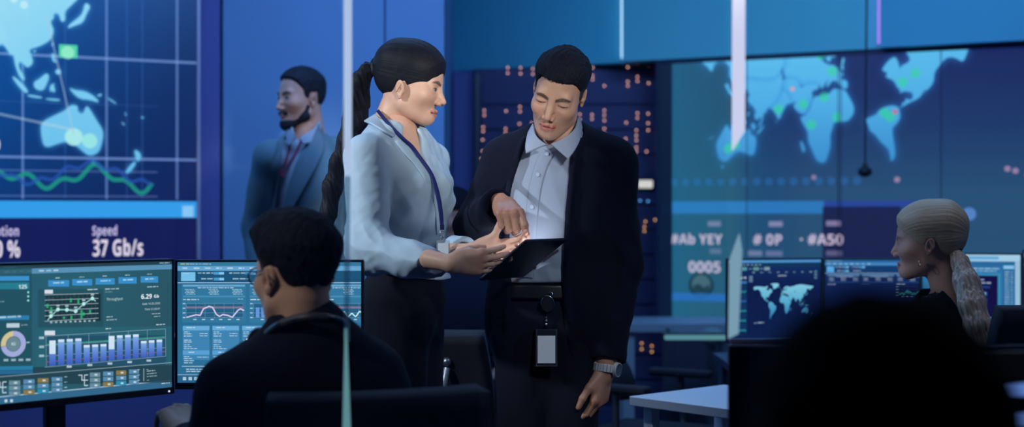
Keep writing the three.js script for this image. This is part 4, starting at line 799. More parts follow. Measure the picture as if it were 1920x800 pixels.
// ------------------------------------------------------------------ office chairs
function chair(label, at, turn, o = {}) {
  const t = thing('office_chair', label, 'chair', at); t.rotation.y = turn * Math.PI / 180; const h = o.seat ?? 0.48;
  part('seat', boxAt(0.5, 0.08, 0.48, 0, h, 0, 0.035), M.seat, t);
  const bh = o.back ?? 0.5;
  part('backrest', sheet([0, 0.33, 0.66, 1].map((v) => [-1, -0.5, 0, 0.5, 1].map((u) => V(u * (0.235 - 0.02 * v), h + 0.12 + bh * v, -0.25 - 0.05 * v + 0.045 * u * u + 0.03 * Math.sin(v * 3)))), 0.05, 14, 12), M.seat, t);
  part('back_support', tube([V(0, h - 0.03, -0.1), V(0, h - 0.01, -0.27), V(0, h + 0.2, -0.31), V(0, h + 0.36, -0.31)], 0.018), o.metal ?? M.darkMetal, t);
  if (o.arms !== false) for (const s of [-1, 1]) { const a = part('armrest', boxAt(0.06, 0.03, 0.26, s * 0.29, h + 0.22, -0.01, 0.012), M.seat, t); part('arm_post', tube([V(s * 0.22, h - 0.02, 0), V(s * 0.29, h + 0.02, 0), V(s * 0.29, h + 0.205, -0.01)], 0.014), o.metal ?? M.darkMetal, a); }
  part('gas_lift', bar(V(0, 0.09, 0), V(0, h - 0.03, 0), 0.026), M.metal, t);
  for (let k = 0; k < 5; k++) { const a = k * Math.PI * 0.4 + 0.3, e = V(Math.cos(a) * 0.29, 0.075, Math.sin(a) * 0.29); const s = part('base_spoke', bar(V(0, 0.1, 0), e, 0.022, 0.014), M.darkMetal, t); part('caster', new THREE.CylinderGeometry(0.03, 0.03, 0.03, 16).rotateX(Math.PI / 2).rotateY(-a).translate(e.x, 0.03, e.z), M.black, s); }
  return t;
}
chair('dark office chair under the seated man with glasses', V(-0.345, 0, -3.02), 200, { back: 0.44, seat: 0.395, arms: false });
chair('dark office chair under the half hidden seated person', V(-0.17, 0, -6.02), 24, { back: 0.3, seat: 0.36, arms: false });
chair('dark office chair under the blurred dark-haired person close to the camera', V(0.24, 0, -0.84), 180, { back: 0.3, seat: 0.25, arms: false });
chair('dark office chair under the blonde woman', V(1.40, 0, -4.22), 206, { back: 0.53, seat: 0.395, arms: false });
chair('dark empty office chair with bent armrest behind the white table', V(0.52, 0, -5.35), 60, { back: 0.16, seat: 0.46 });
{
  const t = chair('dark empty office chair with a slanted pale strut between the standing pair', V(-0.20, 0, -4.65), 160, { back: 0.34 });
  const a = W(838, 690, 4.35).sub(t.position), b = W(822, 776, 4.3).sub(t.position), q = new THREE.Quaternion().setFromAxisAngle(V(0, 1, 0), -160 * Math.PI / 180);
  a.applyQuaternion(q); b.applyQuaternion(q);
  const s = part('strut', bar(a, b, 0.010), std([0.55, 0.62, 0.70], 0.35, { metalness: 0.4 }), t, 'pale metal strut'); part('knuckle', new THREE.SphereGeometry(0.014, 16, 10).translate(a.x, a.y + 0.02, a.z), M.metal, s);
}
{ // console with two lit bars, at the edge of the picture
  const c = W(1926, 766, 2.2), t = thing('control_console', 'dark console with two blurred blue lit bars, cut off by the picture edge', 'console', V(c.x, 0, c.z));
  part('pedestal', boxAt(0.16, c.y - 0.03, 0.14, 0, (c.y - 0.03) / 2, -0.02, 0.008), M.black, t); part('panel', boxAt(0.26, 0.025, 0.2, 0, 0, 0, 0.006).rotateX(0.9).translate(0, c.y, 0), M.black, t);
  for (const k of [-1, 1]) part('glow_bar', boxAt(0.10, 0.006, 0.022, 0.02, 0.014, k * 0.026, 0.003).rotateX(0.9).translate(0, c.y, 0), glow([0.13, 0.26, 0.72], 1.1), t);
}
// ------------------------------------------------------------------ glass partition
const pane = phys([0.93, 0.985, 0.99], 0.0, { transmission: 1, thickness: 0, ior: 1.5 });
function glassPanel(label, x0, x1, z, withRail) {
  const t = thing('glass_panel', label, 'glass panel', V((x0 + x1) / 2, 0, z)), w = x1 - x0;
  part('pane', new THREE.PlaneGeometry(w, 2.95).translate(0, 0.03 + 1.475, 0), pane, t);
  part('floor_channel', boxAt(w, 0.03, 0.04, 0, 0.015, 0, 0.003), M.metal, t); part('head_channel', boxAt(w, 0.12, 0.05, 0, 3.04, 0, 0.003), M.metal, t);
  return t;
}
const GZ = 2.62, gx = (px) => (px - 960) / F * GZ, gy = (py) => EYE - (py - 400) / F * GZ;
glassPanel('wide glass panel behind the seated man with glasses, ending at a pale strip', gx(-260), gx(641), -GZ);
const middle = glassPanel('wide glass panel in front of the standing pair, with a thin pale edge strip', gx(661), gx(1362), -GZ);
const third = glassPanel('wide glass panel in front of the blonde woman, with a thick white edge strip', gx(1402), gx(2200), -GZ);
{
  const paleReflection = glow([0.41, 0.53, 0.76], 1.0), whiteReflection = glow([0.58, 0.62, 0.84], 1.0);  // reflections in the glass edges, painted as glow; no lamp sits there
  const strip = (parent, name, pts, m, label, t = 0.010) => { // outline of [x, y] corners in the plane of the glass, given a thickness
    const s = new THREE.Shape(pts.map(([x, y]) => new THREE.Vector2(gx(x) - parent.position.x, gy(y)))), g = new THREE.ExtrudeGeometry(s, { depth: t, bevelEnabled: false }); g.translate(0, 0, -t / 2);
    return part(name, g, m, parent, label);
  };
  strip(middle, 'glow_strip', [[644, -1320], [660, -1320], [659, 316], [650, 330], [645, 300]], paleReflection, 'upper end of the glass edge, its pale reflection painted as glow');
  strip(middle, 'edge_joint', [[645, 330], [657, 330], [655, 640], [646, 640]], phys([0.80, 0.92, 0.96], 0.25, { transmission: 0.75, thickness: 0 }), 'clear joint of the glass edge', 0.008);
  strip(middle, 'edge_strip', [[647, 616], [650, 616], [657, 800], [659, 1600], [642, 1600], [643, 800]], glow([0.10, 0.24, 0.27], 1.0), 'green lower end of the glass edge, refracted light painted as glow');
  part('lower_panel', boxAt(gx(2200) - gx(1367), 1.03, 0.018, (gx(1367) + gx(2200)) / 2 - third.position.x, 0.03 + 0.515, -0.012, 0.003), std([0.012, 0.011, 0.036], 0.7), third, 'dark navy lower panel');
  strip(third, 'glow_strip', [[1375, -1320], [1400, -1320], [1396, 246], [1373, 282]], whiteReflection, 'upper end of the glass edge, its white reflection painted as glow');
  strip(third, 'edge_strip', [[1386, 438], [1391, 470], [1384, 625], [1366, 634], [1368, 488]], glow([0.20, 0.36, 0.48], 0.9), 'pale blue reflection in the glass edge, painted as a glowing wedge');
}
// ------------------------------------------------------------------ people
const Y = (py, d) => EYE - (py - 400) / F * d, X = (px, d) => (px - 960) / F * d;
function shoe(at, yaw) {                                // at: middle of the sole under the ankle
  const m = pose(at, yaw, 0, 0);
  return posed(both(0.006, uni(0.03, [ell(V(0, 0.045, 0.10), [0.046, 0.042, 0.10]), ell(V(0, 0.05, -0.01), [0.04, 0.05, 0.07]), cap(V(0, 0.06, -0.015), V(0, 0.12, -0.02), 0.045)]), (x, y) => -y + 0.002), m);
}
function bodyGeometry(f, pts, m, h, skin) { const [lo, hi] = around(pts, m); return solid(f, lo, hi, h, skinColour(skin)); }
function strapOn(field, pts, half, lift, thick, n = 24) {   // a flat band lying on a surface
  const a = [], b = []; pts.forEach(([x, y], i) => { const [x0, y0] = pts[Math.max(0, i - 1)], [x1, y1] = pts[Math.min(pts.length - 1, i + 1)], l = Math.hypot(x1 - x0, y1 - y0) || 1, nx = -(y1 - y0) / l * half, ny = (x1 - x0) / l * half; a.push(onto(field, x - nx, y - ny, lift)); b.push(onto(field, x + nx, y + ny, lift)); });
  return sheet([a, b], thick, n, 3);
}
const DARK_HAIR = [0.010, 0.009, 0.013];
const hairColour = (base, hi, freq, dir) => (x, y, z, c) => { const v = 0.5 + 0.5 * noise(x * freq * dir[0], y * freq * dir[1], z * freq * dir[2]), t = v * v; for (let i = 0; i < 3; i++) c[i] = mix(base[i], hi[i], t); };

// ================= the standing man
const man = thing('person', 'standing man in a dark navy cardigan and pale blue shirt, looking down and pointing', 'person', V(0.10, 0, -3.93));
const MAN = {};
{
  const skin = [0.50, 0.275, 0.19], P = man;
  const HM = pose(W(1047, 183, 3.87), -10, 25, -15, 0.96);
  const head = posed(headField({ w: 0.88, jaw: 0.80, slim: 0.94, chin: 0.009, neck: 0.054, lips: 1.08, nose: 1.06, noseY: 0.004, earY: 0.017, earS: 0.78, neckTo: V(-0.012, -0.165, -0.10) }), HM), inv = HM.clone().invert();
  const paint = faceColour({ skin, lip: [0.42, 0.13, 0.10], eye: 'closed', browW: 1.15, browY: 0.0225, stubble: 0.42, browC: [0.012, 0.009, 0.009], lash: 1.2 }), q = V(0, 0, 0);
  const headG = solid(head, ...headBox(HM), 0.0017, (x, y, z, c) => { q.set(x, y, z).applyMatrix4(inv); paint(q.x, q.y, q.z, c); });
  const Rw = W(939, 376, 3.75), rh = handField(Rw, V(0.30, -0.42, 0.86), V(0, -0.85, -0.5), true, [[36, 26, 16], [58, 80, 45], [60, 84, 45], [62, 84, 45]], { fat: 1.18, s: 0.90, spread: [3, 0, -2, -4], armDir: V(-0.2, -0.12, -0.6), thumb: [[0.75, 0.45, 0.55], [0.85, 0.05, 0.6], [0.85, -0.2, 0.6]], wrist: 0.026 });
  const Lw = W(1135, 692, 3.90), lh = handField(Lw, V(-0.20, -0.97, 0.12), V(-0.8, 0.1, -0.5), false, [[22, 26, 14], [28, 30, 16], [32, 32, 18], [36, 32, 18]], { spread: [2, 0, -2, -4], armDir: V(0.14, 0.98, -0.08), thumb: [[0.85, 0.5, 0.2], [0.95, 0.25, 0.25], [0.97, 0.05, 0.25]], wrist: 0.027, s: 0.97 });
  const hipY = 0.95, shR = W(947, 303, 3.95), elR = W(896, 424, 3.92), shL = W(1146, 309, 3.96), elL = W(1164, 500, 3.98), crL = W(1138, 676, 3.91);
  const inner = uni(0.05, [ell(W(1046, 380, 3.96), [0.13, 0.18, 0.08]), ell(W(1036, 520, 3.96), [0.12, 0.2, 0.08]), cap(W(1046, 300, 3.95), W(1052, 250, 3.92), 0.052), cap(shR, shL, 0.03), cap(shR, elR, 0.036, 0.03), cap(elR, Rw, 0.03, 0.022), cap(shL, elL, 0.036, 0.03), cap(elL, Lw, 0.03, 0.022),
    cap(V(0.045, 0.98, -3.95), V(0.035, 0.52, -3.93), 0.07, 0.045), cap(V(0.035, 0.52, -3.93), V(0.03, 0.09, -3.97), 0.045, 0.034), cap(V(0.16, 0.98, -3.95), V(0.175, 0.52, -3.92), 0.07, 0.045), cap(V(0.175, 0.52, -3.92), V(0.185, 0.09, -3.96), 0.045, 0.034)]);
  const bodyG = bodyGeometry(inner, [V(-0.15, 0.06, -4.05), V(0.38, 1.5, -3.66)], 0.06, 0.016, skin);
  const hands = [rh, lh].map((k) => solid(k.f, k.lo, k.hi, 0.0024, handColour([0.40, 0.205, 0.14], k)));  // hands darker than the face: room shade put into the skin colour
  partW('body', mergeSkin(bodyG, headG, ...hands), skinMat(), P);
  // hair: short, tousled, higher in front
  const line = table([[-0.13, -0.062], [-0.06, -0.052], [-0.042, -0.01], [-0.034, 0.036], [0.0, 0.036], [0.008, -0.004], [0.022, 0.006], [0.030, 0.044], [0.050, 0.062], [0.066, 0.076], [0.12, 0.079]]);
  const thick = (x, y, z) => 0.003 + 0.014 * sstep(0.03, 0.10, y) + 0.010 * sstep(0.06, 0.12, y) * sstep(-0.03, 0.06, z) + 0.0030 * noise(x * 50 + z * 14, y * 26, z * 26) + 0.0020 * noise((x + z * 0.3) * 210, y * 36, z * 44) + 0.0012 * noise((x + z * 0.2) * 420, y * 60, z * 70);
  const hair = posed(hairField({ w: 0.90, thick, line: (x, y, z) => line(z) + (0.0035 + 0.0035 * sstep(0.03, 0.06, z)) * noise(x * 190, 0.5, z * 90), edge: 0.005 }), HM);
  const manHair = hairColour([0.006, 0.007, 0.012], [0.016, 0.018, 0.028], 160, [1, 0.4, 1]);
  partW('hair', solid(hair, ...headBox(HM, 1.05), 0.0026, (x, y, z, c) => { manHair(x, y, z, c); q.set(x, y, z).applyMatrix4(inv); const t = sstep(0.062, 0.03, q.y) * 0.85; c[0] = mix(c[0], 0.045, t); c[1] = mix(c[1], 0.048, t); c[2] = mix(c[2], 0.06, t); }), hairMat(0.75, 0.2), P);
  // trousers, shoes, belt
  const trousersF = rumple(uni(0.05, [ell(W(1028, 600, 3.95), [0.158, 0.13, 0.108]), cap(V(0.036, 0.97, -3.95), V(0.022, 0.55, -3.93), 0.088, 0.066), cap(V(0.022, 0.55, -3.93), V(0.018, 0.06, -3.97), 0.064, 0.055), cap(V(0.162, 0.97, -3.95), V(0.168, 0.55, -3.92), 0.085, 0.062), cap(V(0.168, 0.55, -3.92), V(0.185, 0.06, -3.96), 0.062, 0.055)]), crease(0.004, 14, 5, 14, 3));
  const trousers = both(0.004, trousersF, (x, y) => Math.max(y - Y(548, 3.9), 0.045 - y));
  const navy = cloth([0.0035, 0.0042, 0.014], 0.9, 0.05);
  partW('trousers', solid(trousers, V(-0.13, 0.0, -4.12), V(0.34, 1.14, -3.74), 0.007), navy, P);
  const shoes = [[V(0.018, 0.002, -3.97), -12], [V(0.188, 0.002, -3.96), 14]];
  for (const [at, yaw] of shoes) partW('shoe', solid(shoe(at, yaw), at.clone().add(V(-0.12, -0.01, -0.12)), at.clone().add(V(0.12, 0.16, 0.24)), 0.006), std([0.012, 0.010, 0.010], 0.3), P);
  // shirt
  const torso = (r) => uni(0.07, [cap(W(985, 305, 3.955), W(1118, 312, 3.96), 0.056 + r), cap(W(1046, 272, 3.945), W(955, 306, 3.95), 0.050 + r, 0.048 + r), cap(W(1048, 272, 3.945), W(1146, 312, 3.965), 0.050 + r, 0.050 + r), ell(W(1048, 375, 3.965), [0.178 + r, 0.175 + r, 0.116 + r]), ell(W(1040, 485, 3.96), [0.158 + r, 0.17 + r, 0.112 + r]), ell(W(1032, 590, 3.96), [0.170 + r, 0.16 + r, 0.116 + r])]);
  const neckHole = cap(W(1046, 285, 3.945), W(1044, 235, 3.90), 0.050, 0.062);
  const shirtF = cut(0.006, rumple(torso(0.0), (x, y, z) => crease(0.0035, 20, 5, 16, 1)(x + y * 0.35, y, z) + 0.0045 * Math.exp(-((y - Y(505, 3.85)) ** 2) / 0.002) * noise(x * 18, y * 34, 2)), neckHole);
  MAN.shirt = shirtF;
  const shirt = both(0.008, shirtF, (x, y) => Y(531, 3.85) + 0.02 * (x - 0.06) - y);
  const shirtMat = cloth([0.255, 0.295, 0.39], 0.75, 0.1);
  const shirtMesh = partW('shirt', solid(shirt, V(-0.16, 1.08, -4.12), V(0.38, 1.56, -3.76), 0.005), shirtMat, P);
  partW('shirt_collar', sheet([[W(1000, 232, 3.87), W(1003, 249, 3.825), W(1012, 262, 3.802), W(1025, 271, 3.792)], [W(991, 248, 3.87), W(987, 264, 3.82), W(985, 276, 3.80), W(986, 287, 3.79)]], 0.005), shirtMat, P);
  partW('shirt_collar', sheet([[W(1086, 218, 3.90), W(1078, 240, 3.84), W(1058, 259, 3.805), W(1034, 270, 3.792)], [W(1091, 240, 3.90), W(1085, 266, 3.83), W(1076, 284, 3.80), W(1066, 298, 3.785)]], 0.005), shirtMat, P);
  const pl = [[1029, 284], [1017, 305], [1010, 325], [1003, 355], [999, 387], [996, 425], [993, 470], [989, 520]];
  partW('placket', strapOn(shirtF, pl, 10.5, 0.0012, 0.0035), shirtMat, P);
  for (const [x, y] of [[1026, 289], [1009, 327], [998, 388], [993, 462]]) { const p = onto(shirtF, x, y, 0.0042), n = p.normal; partW('button', new THREE.CylinderGeometry(0.0055, 0.0055, 0.0022, 20).applyQuaternion(new THREE.Quaternion().setFromUnitVectors(V(0, 1, 0), n)).translate(p.x, p.y, p.z), std([0.36, 0.42, 0.54], 0.15), P); }
  const beltF = both(0.003, grow(torso(0.0), 0.004), (x, y) => Math.abs(y - Y(547, 3.85)) - 0.019);
  partW('belt', solid(beltF, V(-0.16, 1.03, -4.14), V(0.36, 1.16, -3.76), 0.005), std([0.014, 0.012, 0.014], 0.4), P);
  // cardigan
  const xl = table([[225, 1003], [262, 988], [300, 973], [330, 962], [370, 955], [450, 954], [530, 957], [600, 955], [690, 950]].map(([y, x]) => [-Y(y, 3.82), X(x, 3.82)]));
  const xr = table([[215, 1090], [240, 1081], [300, 1071], [400, 1061], [530, 1056], [600, 1060], [700, 1072]].map(([y, x]) => [-Y(y, 3.82), X(x, 3.82)]));
  const gap = (x, y, z) => Math.max(xl(-y) - x, x - xr(-y), -3.95 - z);
  const foldR = (x, y, z) => 0.0055 * noise(x * 26 + 4, y * 26 - x * 18, z * 16), foldL = (x, y, z) => 0.006 * noise(x * 15, y * 15 + x * 14 + 3, z * 15);
  const sleeveR = sleeve([shR, elR, W(935, 386, 3.72)], [0.063, 0.060, 0.046], 0.03, foldR), sleeveL = sleeve([shL, elL, crL], [0.066, 0.060, 0.047], 0.03, foldL);
  const shell = uni(0.035, [rumple(torso(0.013), crease(0.004, 12, 4, 12, 9)), sleeveR, sleeveL]);
  let card = cut(0.010, shell, gap); card = cut(0.006, card, cap(W(1048, 310, 3.93), W(1046, 225, 3.88), 0.064, 0.070));
  const band = (t, ys) => uni(0.004, ys.slice(1).map((y, i) => { const a = onto(shell, (t(-Y(ys[i], 3.82)) / 3.82 * F + 960) + (t === xl ? -4 : 5), ys[i], 0.001), b = onto(shell, (t(-Y(y, 3.82)) / 3.82 * F + 960) + (t === xl ? -4 : 5), y, 0.001); return cap(a, b, 0.0085); }));
  card = uni(0.008, [card, band(xl, [262, 300, 340, 370, 450, 530, 600, 660]), band(xr, [258, 300, 350, 400, 460, 530, 600, 672])]);
  card = both(0.006, card, (x, y) => Y(668, 3.9) - 0.02 * (x - 0.1) - y - 0 * x);
  // the hem cuts the body of the cardigan only, the hanging sleeve goes on
  const lower = sleeveL;
  const cardAll = (x, y, z) => Math.min(card(x, y, z), lower(x, y, z));
  MAN.cardigan = card;
  partW('cardigan', solid(cardAll, V(-0.22, 0.87, -4.16), V(0.40, 1.58, -3.66), 0.0055), cloth([0.0016, 0.0025, 0.0115], 0.95, 0.02), P);
  MAN.trousers = trousers; MAN.fingertip = rh.tips[0]; MAN.wrist = Lw; MAN.wristDir = V(-0.14, -0.98, 0.08).normalize();
}
{ // wristwatch
  const c = MAN.wrist.clone().addScaledVector(MAN.wristDir, -0.004), t = thing('wristwatch', 'steel wristwatch with dark face on the hanging hand of the cardigan man', 'watch', c);
  const q = new THREE.Quaternion().setFromUnitVectors(V(0, 0, 1), MAN.wristDir), steel = std([0.80, 0.83, 0.88], 0.3, { metalness: 0.55 });
  const out = V(0.86, 0.05, 0.5).addScaledVector(MAN.wristDir, -V(0.86, 0.05, 0.5).dot(MAN.wristDir)).normalize(), side = MAN.wristDir.clone().cross(out).normalize();
  for (let k = 0; k < 22; k++) { const a = k / 22 * Math.PI * 2; if (Math.cos(a) > 0.86) continue; const p = out.clone().multiplyScalar(Math.cos(a) * 0.0335).addScaledVector(side, Math.sin(a) * 0.0335), n = p.clone().normalize(), m = new THREE.Matrix4().makeBasis(MAN.wristDir.clone().cross(n).normalize(), MAN.wristDir, n);
    part('link', new RoundedBoxGeometry(0.0086, 0.021, 0.004, 2, 0.0012).applyMatrix4(m).translate(p.x, p.y, p.z), steel, t); }
  const f = out.clone().multiplyScalar(0.036), qf = new THREE.Quaternion().setFromUnitVectors(V(0, 1, 0), out);
  const cse = part('case', new THREE.CylinderGeometry(0.019, 0.0205, 0.009, 40).applyQuaternion(qf).translate(f.x, f.y, f.z), steel, t), g = out.clone().multiplyScalar(0.0412);
  part('dial', new THREE.CylinderGeometry(0.0165, 0.0165, 0.0012, 40).applyQuaternion(qf).translate(g.x, g.y, g.z), std([0.008, 0.01, 0.02], 0.12), cse);
}
{ // badge reel on the belt
  const p = onto(MAN.trousers, 1026, 574, 0.02), t = thing('badge_reel', 'black badge reel with a grey card in a clear holder, on the cardigan man\'s belt', 'badge', p);
  const L = (x, y, z = 0) => V((x - 1026) / F * 3.83, -(y - 574) / F * 3.83, z), chrome = std([0.8, 0.82, 0.86], 0.15, { metalness: 1 }), cap_ = std([0.012, 0.012, 0.018], 0.3);
  part('reel', new THREE.CylinderGeometry(0.0155, 0.0165, 0.010, 40).rotateX(Math.PI / 2).scale(1, 1.22, 1), cap_, t);
  const ring = new THREE.TorusGeometry(0.0185, 0.0016, 10, 40, Math.PI * 1.1).rotateZ(-0.15).scale(0.92, 1.12, 1).translate(0, 0.002, 0.002); part('clip', ring, chrome, t); part('clip', tube([L(1034, 560), L(1036, 556, 0.002), L(1033, 551), L(1029, 552, -0.004)], 0.0016, 16), chrome, t);
  part('cord', bar(L(1026, 588), L(1024, 604), 0.0011), cap_, t);
  for (const [y, r] of [[598, 0.003], [604, 0.0036], [611, 0.0042]]) part('bead', new THREE.SphereGeometry(r, 16, 10).translate(...L(1024, y).toArray()), chrome, t);
  const hold = part('card_holder', box(0.0595, 0.099, 0.004, 0.003).translate(...L(1024, 655, 0).toArray()), std([0.016, 0.02, 0.032], 0.25), t);
  part('card', box(0.047, 0.073, 0.0012, 0.0005).translate(...L(1024, 658, 0.0026).toArray()), std([0.78, 0.82, 0.9], 0.5), hold);
  for (const s of [1005.5, 1042.5]) part('rim', box(0.003, 0.099, 0.006, 0.001).translate(...L(s, 655, 0.0).toArray()), std([0.05, 0.06, 0.09], 0.2), hold);
  part('rim', box(0.0595, 0.003, 0.006, 0.001).translate(...L(1024, 689, 0.0).toArray()), std([0.05, 0.06, 0.09], 0.2), hold);
}

// ================= the standing woman
const woman = thing('person', 'standing woman with a long dark ponytail and pale blue blouse, in profile', 'person', V(-0.295, 0, -3.93));
const WOM = {};
{
  const skin = [0.60, 0.345, 0.25], P = woman, yaw = 66;
  const HM = pose(W(768, 164, 3.93), 79, 14, 0, 0.93);
  const head = posed(headField({ jaw: 0.84, neck: 0.044, lips: 0.88, nose: 1.10, noseY: 0.009, tip: 0.0084, brow: 0.8, cheek: 0.95, chin: 0.013, earS: 0.8, earY: -0.010, earZ: 0.006, neckTo: V(0.004, -0.2, -0.052) }), HM), inv = HM.clone().invert();
  const paint = faceColour({ skin, lip: [0.40, 0.15, 0.13], eye: 'open', browW: 0.9, browC: [0.03, 0.018, 0.016], lash: 1.3 }), q = V(0, 0, 0);
  const headG = solid(head, ...headBox(HM), 0.0017, (x, y, z, c) => { q.set(x, y, z).applyMatrix4(inv); paint(q.x, q.y, q.z, c); });
  const rw = W(846, 494, 3.52), rh = handField(rw, V(0.94, 0.05, -0.30), V(-0.25, 0.22, -0.94), true, [[14, 14, 8], [16, 16, 10], [20, 18, 10], [24, 20, 12]], { spread: [3, 0, -3, -7], armDir: V(-0.80, 0.14, -0.58), thumb: [[0.8, 0.15, 0.5], [0.9, -0.02, 0.4], [0.95, -0.05, 0.3]], wrist: 0.024, s: 0.83, fat: 1.05 });
  const lw = W(887, 472, 3.695), lh = handField(lw, V(0.97, 0.0, 0.05), V(-0.08, 0.45, 0.88), false, [[24, 30, 20], [30, 36, 22], [36, 40, 24], [42, 42, 24]], { spread: [6, 1, -4, -9], armDir: V(-0.85, -0.06, -0.52), thumbLen: 0.74, thumb: [[0.82, 0.28, 0.42], [0.42, 0.72, 0.42], [0.28, 0.84, 0.36]], wrist: 0.024, s: 0.90, fat: 1.05 });
  const shR = W(686, 294, 3.79), elR = W(692, 470, 3.70), cuffR = W(830, 499, 3.54), shL = V(-0.235, 1.45, -4.07), elL = W(800, 478, 4.03), cuffL = W(871, 472, 3.735);
  const rot = E3(0, yaw, 0), fwd = V(Math.sin(yaw * Math.PI / 180), 0, Math.cos(yaw * Math.PI / 180));
  const inner = uni(0.05, [ell(W(748, 345, 3.93), [0.11, 0.15, 0.07], rot), ell(W(757, 480, 3.93), [0.09, 0.18, 0.06], rot), cap(W(742, 280, 3.93), W(745, 244, 3.93), 0.040), cap(shR, shL, 0.025), cap(shR, elR, 0.03, 0.025), cap(elR, rw, 0.025, 0.02), cap(shL, elL, 0.03, 0.025), cap(elL, lw, 0.025, 0.02),
    cap(V(-0.31, 0.98, -3.86), V(-0.30, 0.5, -3.84), 0.06, 0.042), cap(V(-0.30, 0.5, -3.84), V(-0.33, 0.08, -3.85), 0.042, 0.032), cap(V(-0.28, 0.98, -4.0), V(-0.26, 0.5, -4.02), 0.06, 0.042), cap(V(-0.26, 0.5, -4.02), V(-0.29, 0.08, -4.03), 0.042, 0.032),
    cap(W(742, 256, 3.925), W(775, 305, 3.90), 0.044, 0.030)]);
  const bodyG = bodyGeometry(inner, [V(-0.45, 0.05, -4.2), V(-0.08, 1.55, -3.66)], 0.06, 0.009, skin);
  const hands = [rh, lh].map((k) => solid(k.f, k.lo, k.hi, 0.0024, handColour(skin, k)));
  partW('body', mergeSkin(bodyG, headG, ...hands), skinMat(), P);
  // hair drawn back sleekly
  const line = table([[-0.13, -0.074], [-0.069, -0.066], [-0.036, -0.034], [-0.023, 0.006], [0.002, 0.013], [0.012, -0.004], [0.022, -0.010], [0.04, 0.003], [0.064, 0.019], [0.080, 0.043], [0.092, 0.068], [0.13, 0.074]]);
  const strand = (x, y, z) => { const a = Math.atan2(x, y - 0.035) ; return 0.0005 * noise(a * 26, z * 7, 1.5) + 0.0003 * noise(a * 60, z * 9, 4.5); };
  const thick = (x, y, z) => 0.005 + 0.009 * sstep(0.02, 0.09, y) + 0.007 * sstep(-0.03, -0.09, z) + strand(x, y, z);
  const cap_ = hairField({ thick, flush: 0.05, line: (x, y, z) => line(z), edge: 0.006 });
  const hairC = hairColour([0.006, 0.006, 0.010], [0.014, 0.014, 0.022], 120, [1, 1.6, 1]);
  const hairMesh = partW('hair', solid(posed(uni(0.012, [cap_, cap(V(0, 0.045, -0.098), V(0, 0.046, -0.118), 0.018, 0.016)]), HM), ...headBox(HM, 1.05), 0.0024, hairC), hairMat(), P);
  const tie = W(700, 130, 3.94);
  partW('hair_tie', new THREE.TorusGeometry(0.0135, 0.006, 14, 28).rotateY(Math.PI / 2).rotateZ(0.15).translate(tie.x, tie.y, tie.z), std([0.008, 0.008, 0.014], 0.7), P);
  const tail = [[704, 131, 3.94], [688, 131, 3.945], [674, 152, 3.95], [668, 190, 3.955], [664, 225, 3.96], [654, 262, 3.965], [638, 305, 3.965], [624, 350, 3.96], [616, 400, 3.955], [611, 455, 3.95]].map((p) => W(...p)), tr = [0.012, 0.017, 0.026, 0.031, 0.031, 0.029, 0.027, 0.024, 0.019, 0.006];
  const tailF = chain(0.02, tail, tr);
  const tg = rumple(tailF, (x, y, z) => 0.0035 * noise((x + (y - 1.3) * 0.35) * 130, y * 5, z * 130) + 0.006 * noise((x - y * 0.2) * 30, y * 5, z * 30));
  partW('ponytail', solid(tg, ...around(tail, 0.05), 0.003, hairColour([0.005, 0.005, 0.010], [0.016, 0.015, 0.024], 110, [1, 0.12, 1])), hairMat(), P);
  // blouse
  const chest = W(746, 350, 3.935), bust = chest.clone().addScaledVector(fwd, 0.062), sideV = V(-fwd.z, 0, fwd.x);
  const torso = (r) => uni(0.06, [cap(W(738, 256, 3.935), shR, 0.048 + r, 0.048 + r), cap(W(740, 256, 3.935), shL, 0.048 + r, 0.048 + r), ell(chest, [0.152 + r, 0.165 + r, 0.106 + r], rot), ell(bust.clone().addScaledVector(sideV, 0.055).add(V(0, -0.015, 0)), [0.07 + r, 0.07 + r, 0.062 + r], rot), ell(bust.clone().addScaledVector(sideV, -0.055).add(V(0, -0.015, 0)), [0.07 + r, 0.07 + r, 0.062 + r], rot), ell(W(757, 455, 3.935), [0.132 + r, 0.15 + r, 0.096 + r], rot), ell(W(758, 545, 3.935), [0.158 + r, 0.12 + r, 0.108 + r], rot)]);
  const ridge = (v) => 1 - Math.abs(v) * 2.2;
  const bell = (x, c, w) => Math.exp(-((x - c) ** 2) / (w * w));
  const tf = (x, y, z) => 0.0070 * noise(x * 13 + y * 11, y * 22 - x * 9, z * 13) * (0.5 + bell(y, Y(450, 3.85), 0.12)) - 0.0062 * ridge(noise(x * 9 + y * 8 + 3, y * 13 - x * 8, z * 9)) * (0.4 + bell(y, Y(440, 3.85), 0.15)) + 0.002 * noise(x * 34 + 8, y * 30 - x * 20, z * 34);
  const sf = (x, y, z) => -0.0040 * ridge(noise(x * 9 - y * 7 + 9, (y + x * 0.8) * 16, z * 8)) * (0.3 + bell(y, elR.y, 0.09)) + 0.0036 * noise(x * 15 - y * 9, (y + x * 0.7) * 24, z * 10) * (0.5 + bell(y, elR.y, 0.10)) + 0.0012 * noise(x * 44 - y * 30, y * 40, z * 30);
  const sl = sleeve([shR, elR, cuffR], [0.058, 0.055, 0.036], 0.035, sf), sl2 = sleeve([shL, elL, cuffL], [0.055, 0.05, 0.035], 0.035, sf);
  const bodyF = rumple(torso(0.004), tf);
  const vneck = uni(0.03, [cap(W(740, 262, 3.935), W(748, 205, 3.93), 0.053, 0.062), cap(W(750, 250, 3.915), W(768, 264, 3.872), 0.038, 0.024), cap(W(768, 264, 3.872), W(800, 320, 3.845), 0.024, 0.004)]);
  const hem = (x, y, z) => Y(512, 3.85) - 0.035 * Math.sin((x + 0.30) * 12) * 0.6 - y;
  let blouse = cut(0.014, bodyF, vneck); blouse = both(0.006, blouse, hem);
  const sleeves = uni(0.02, [sl, sl2]);
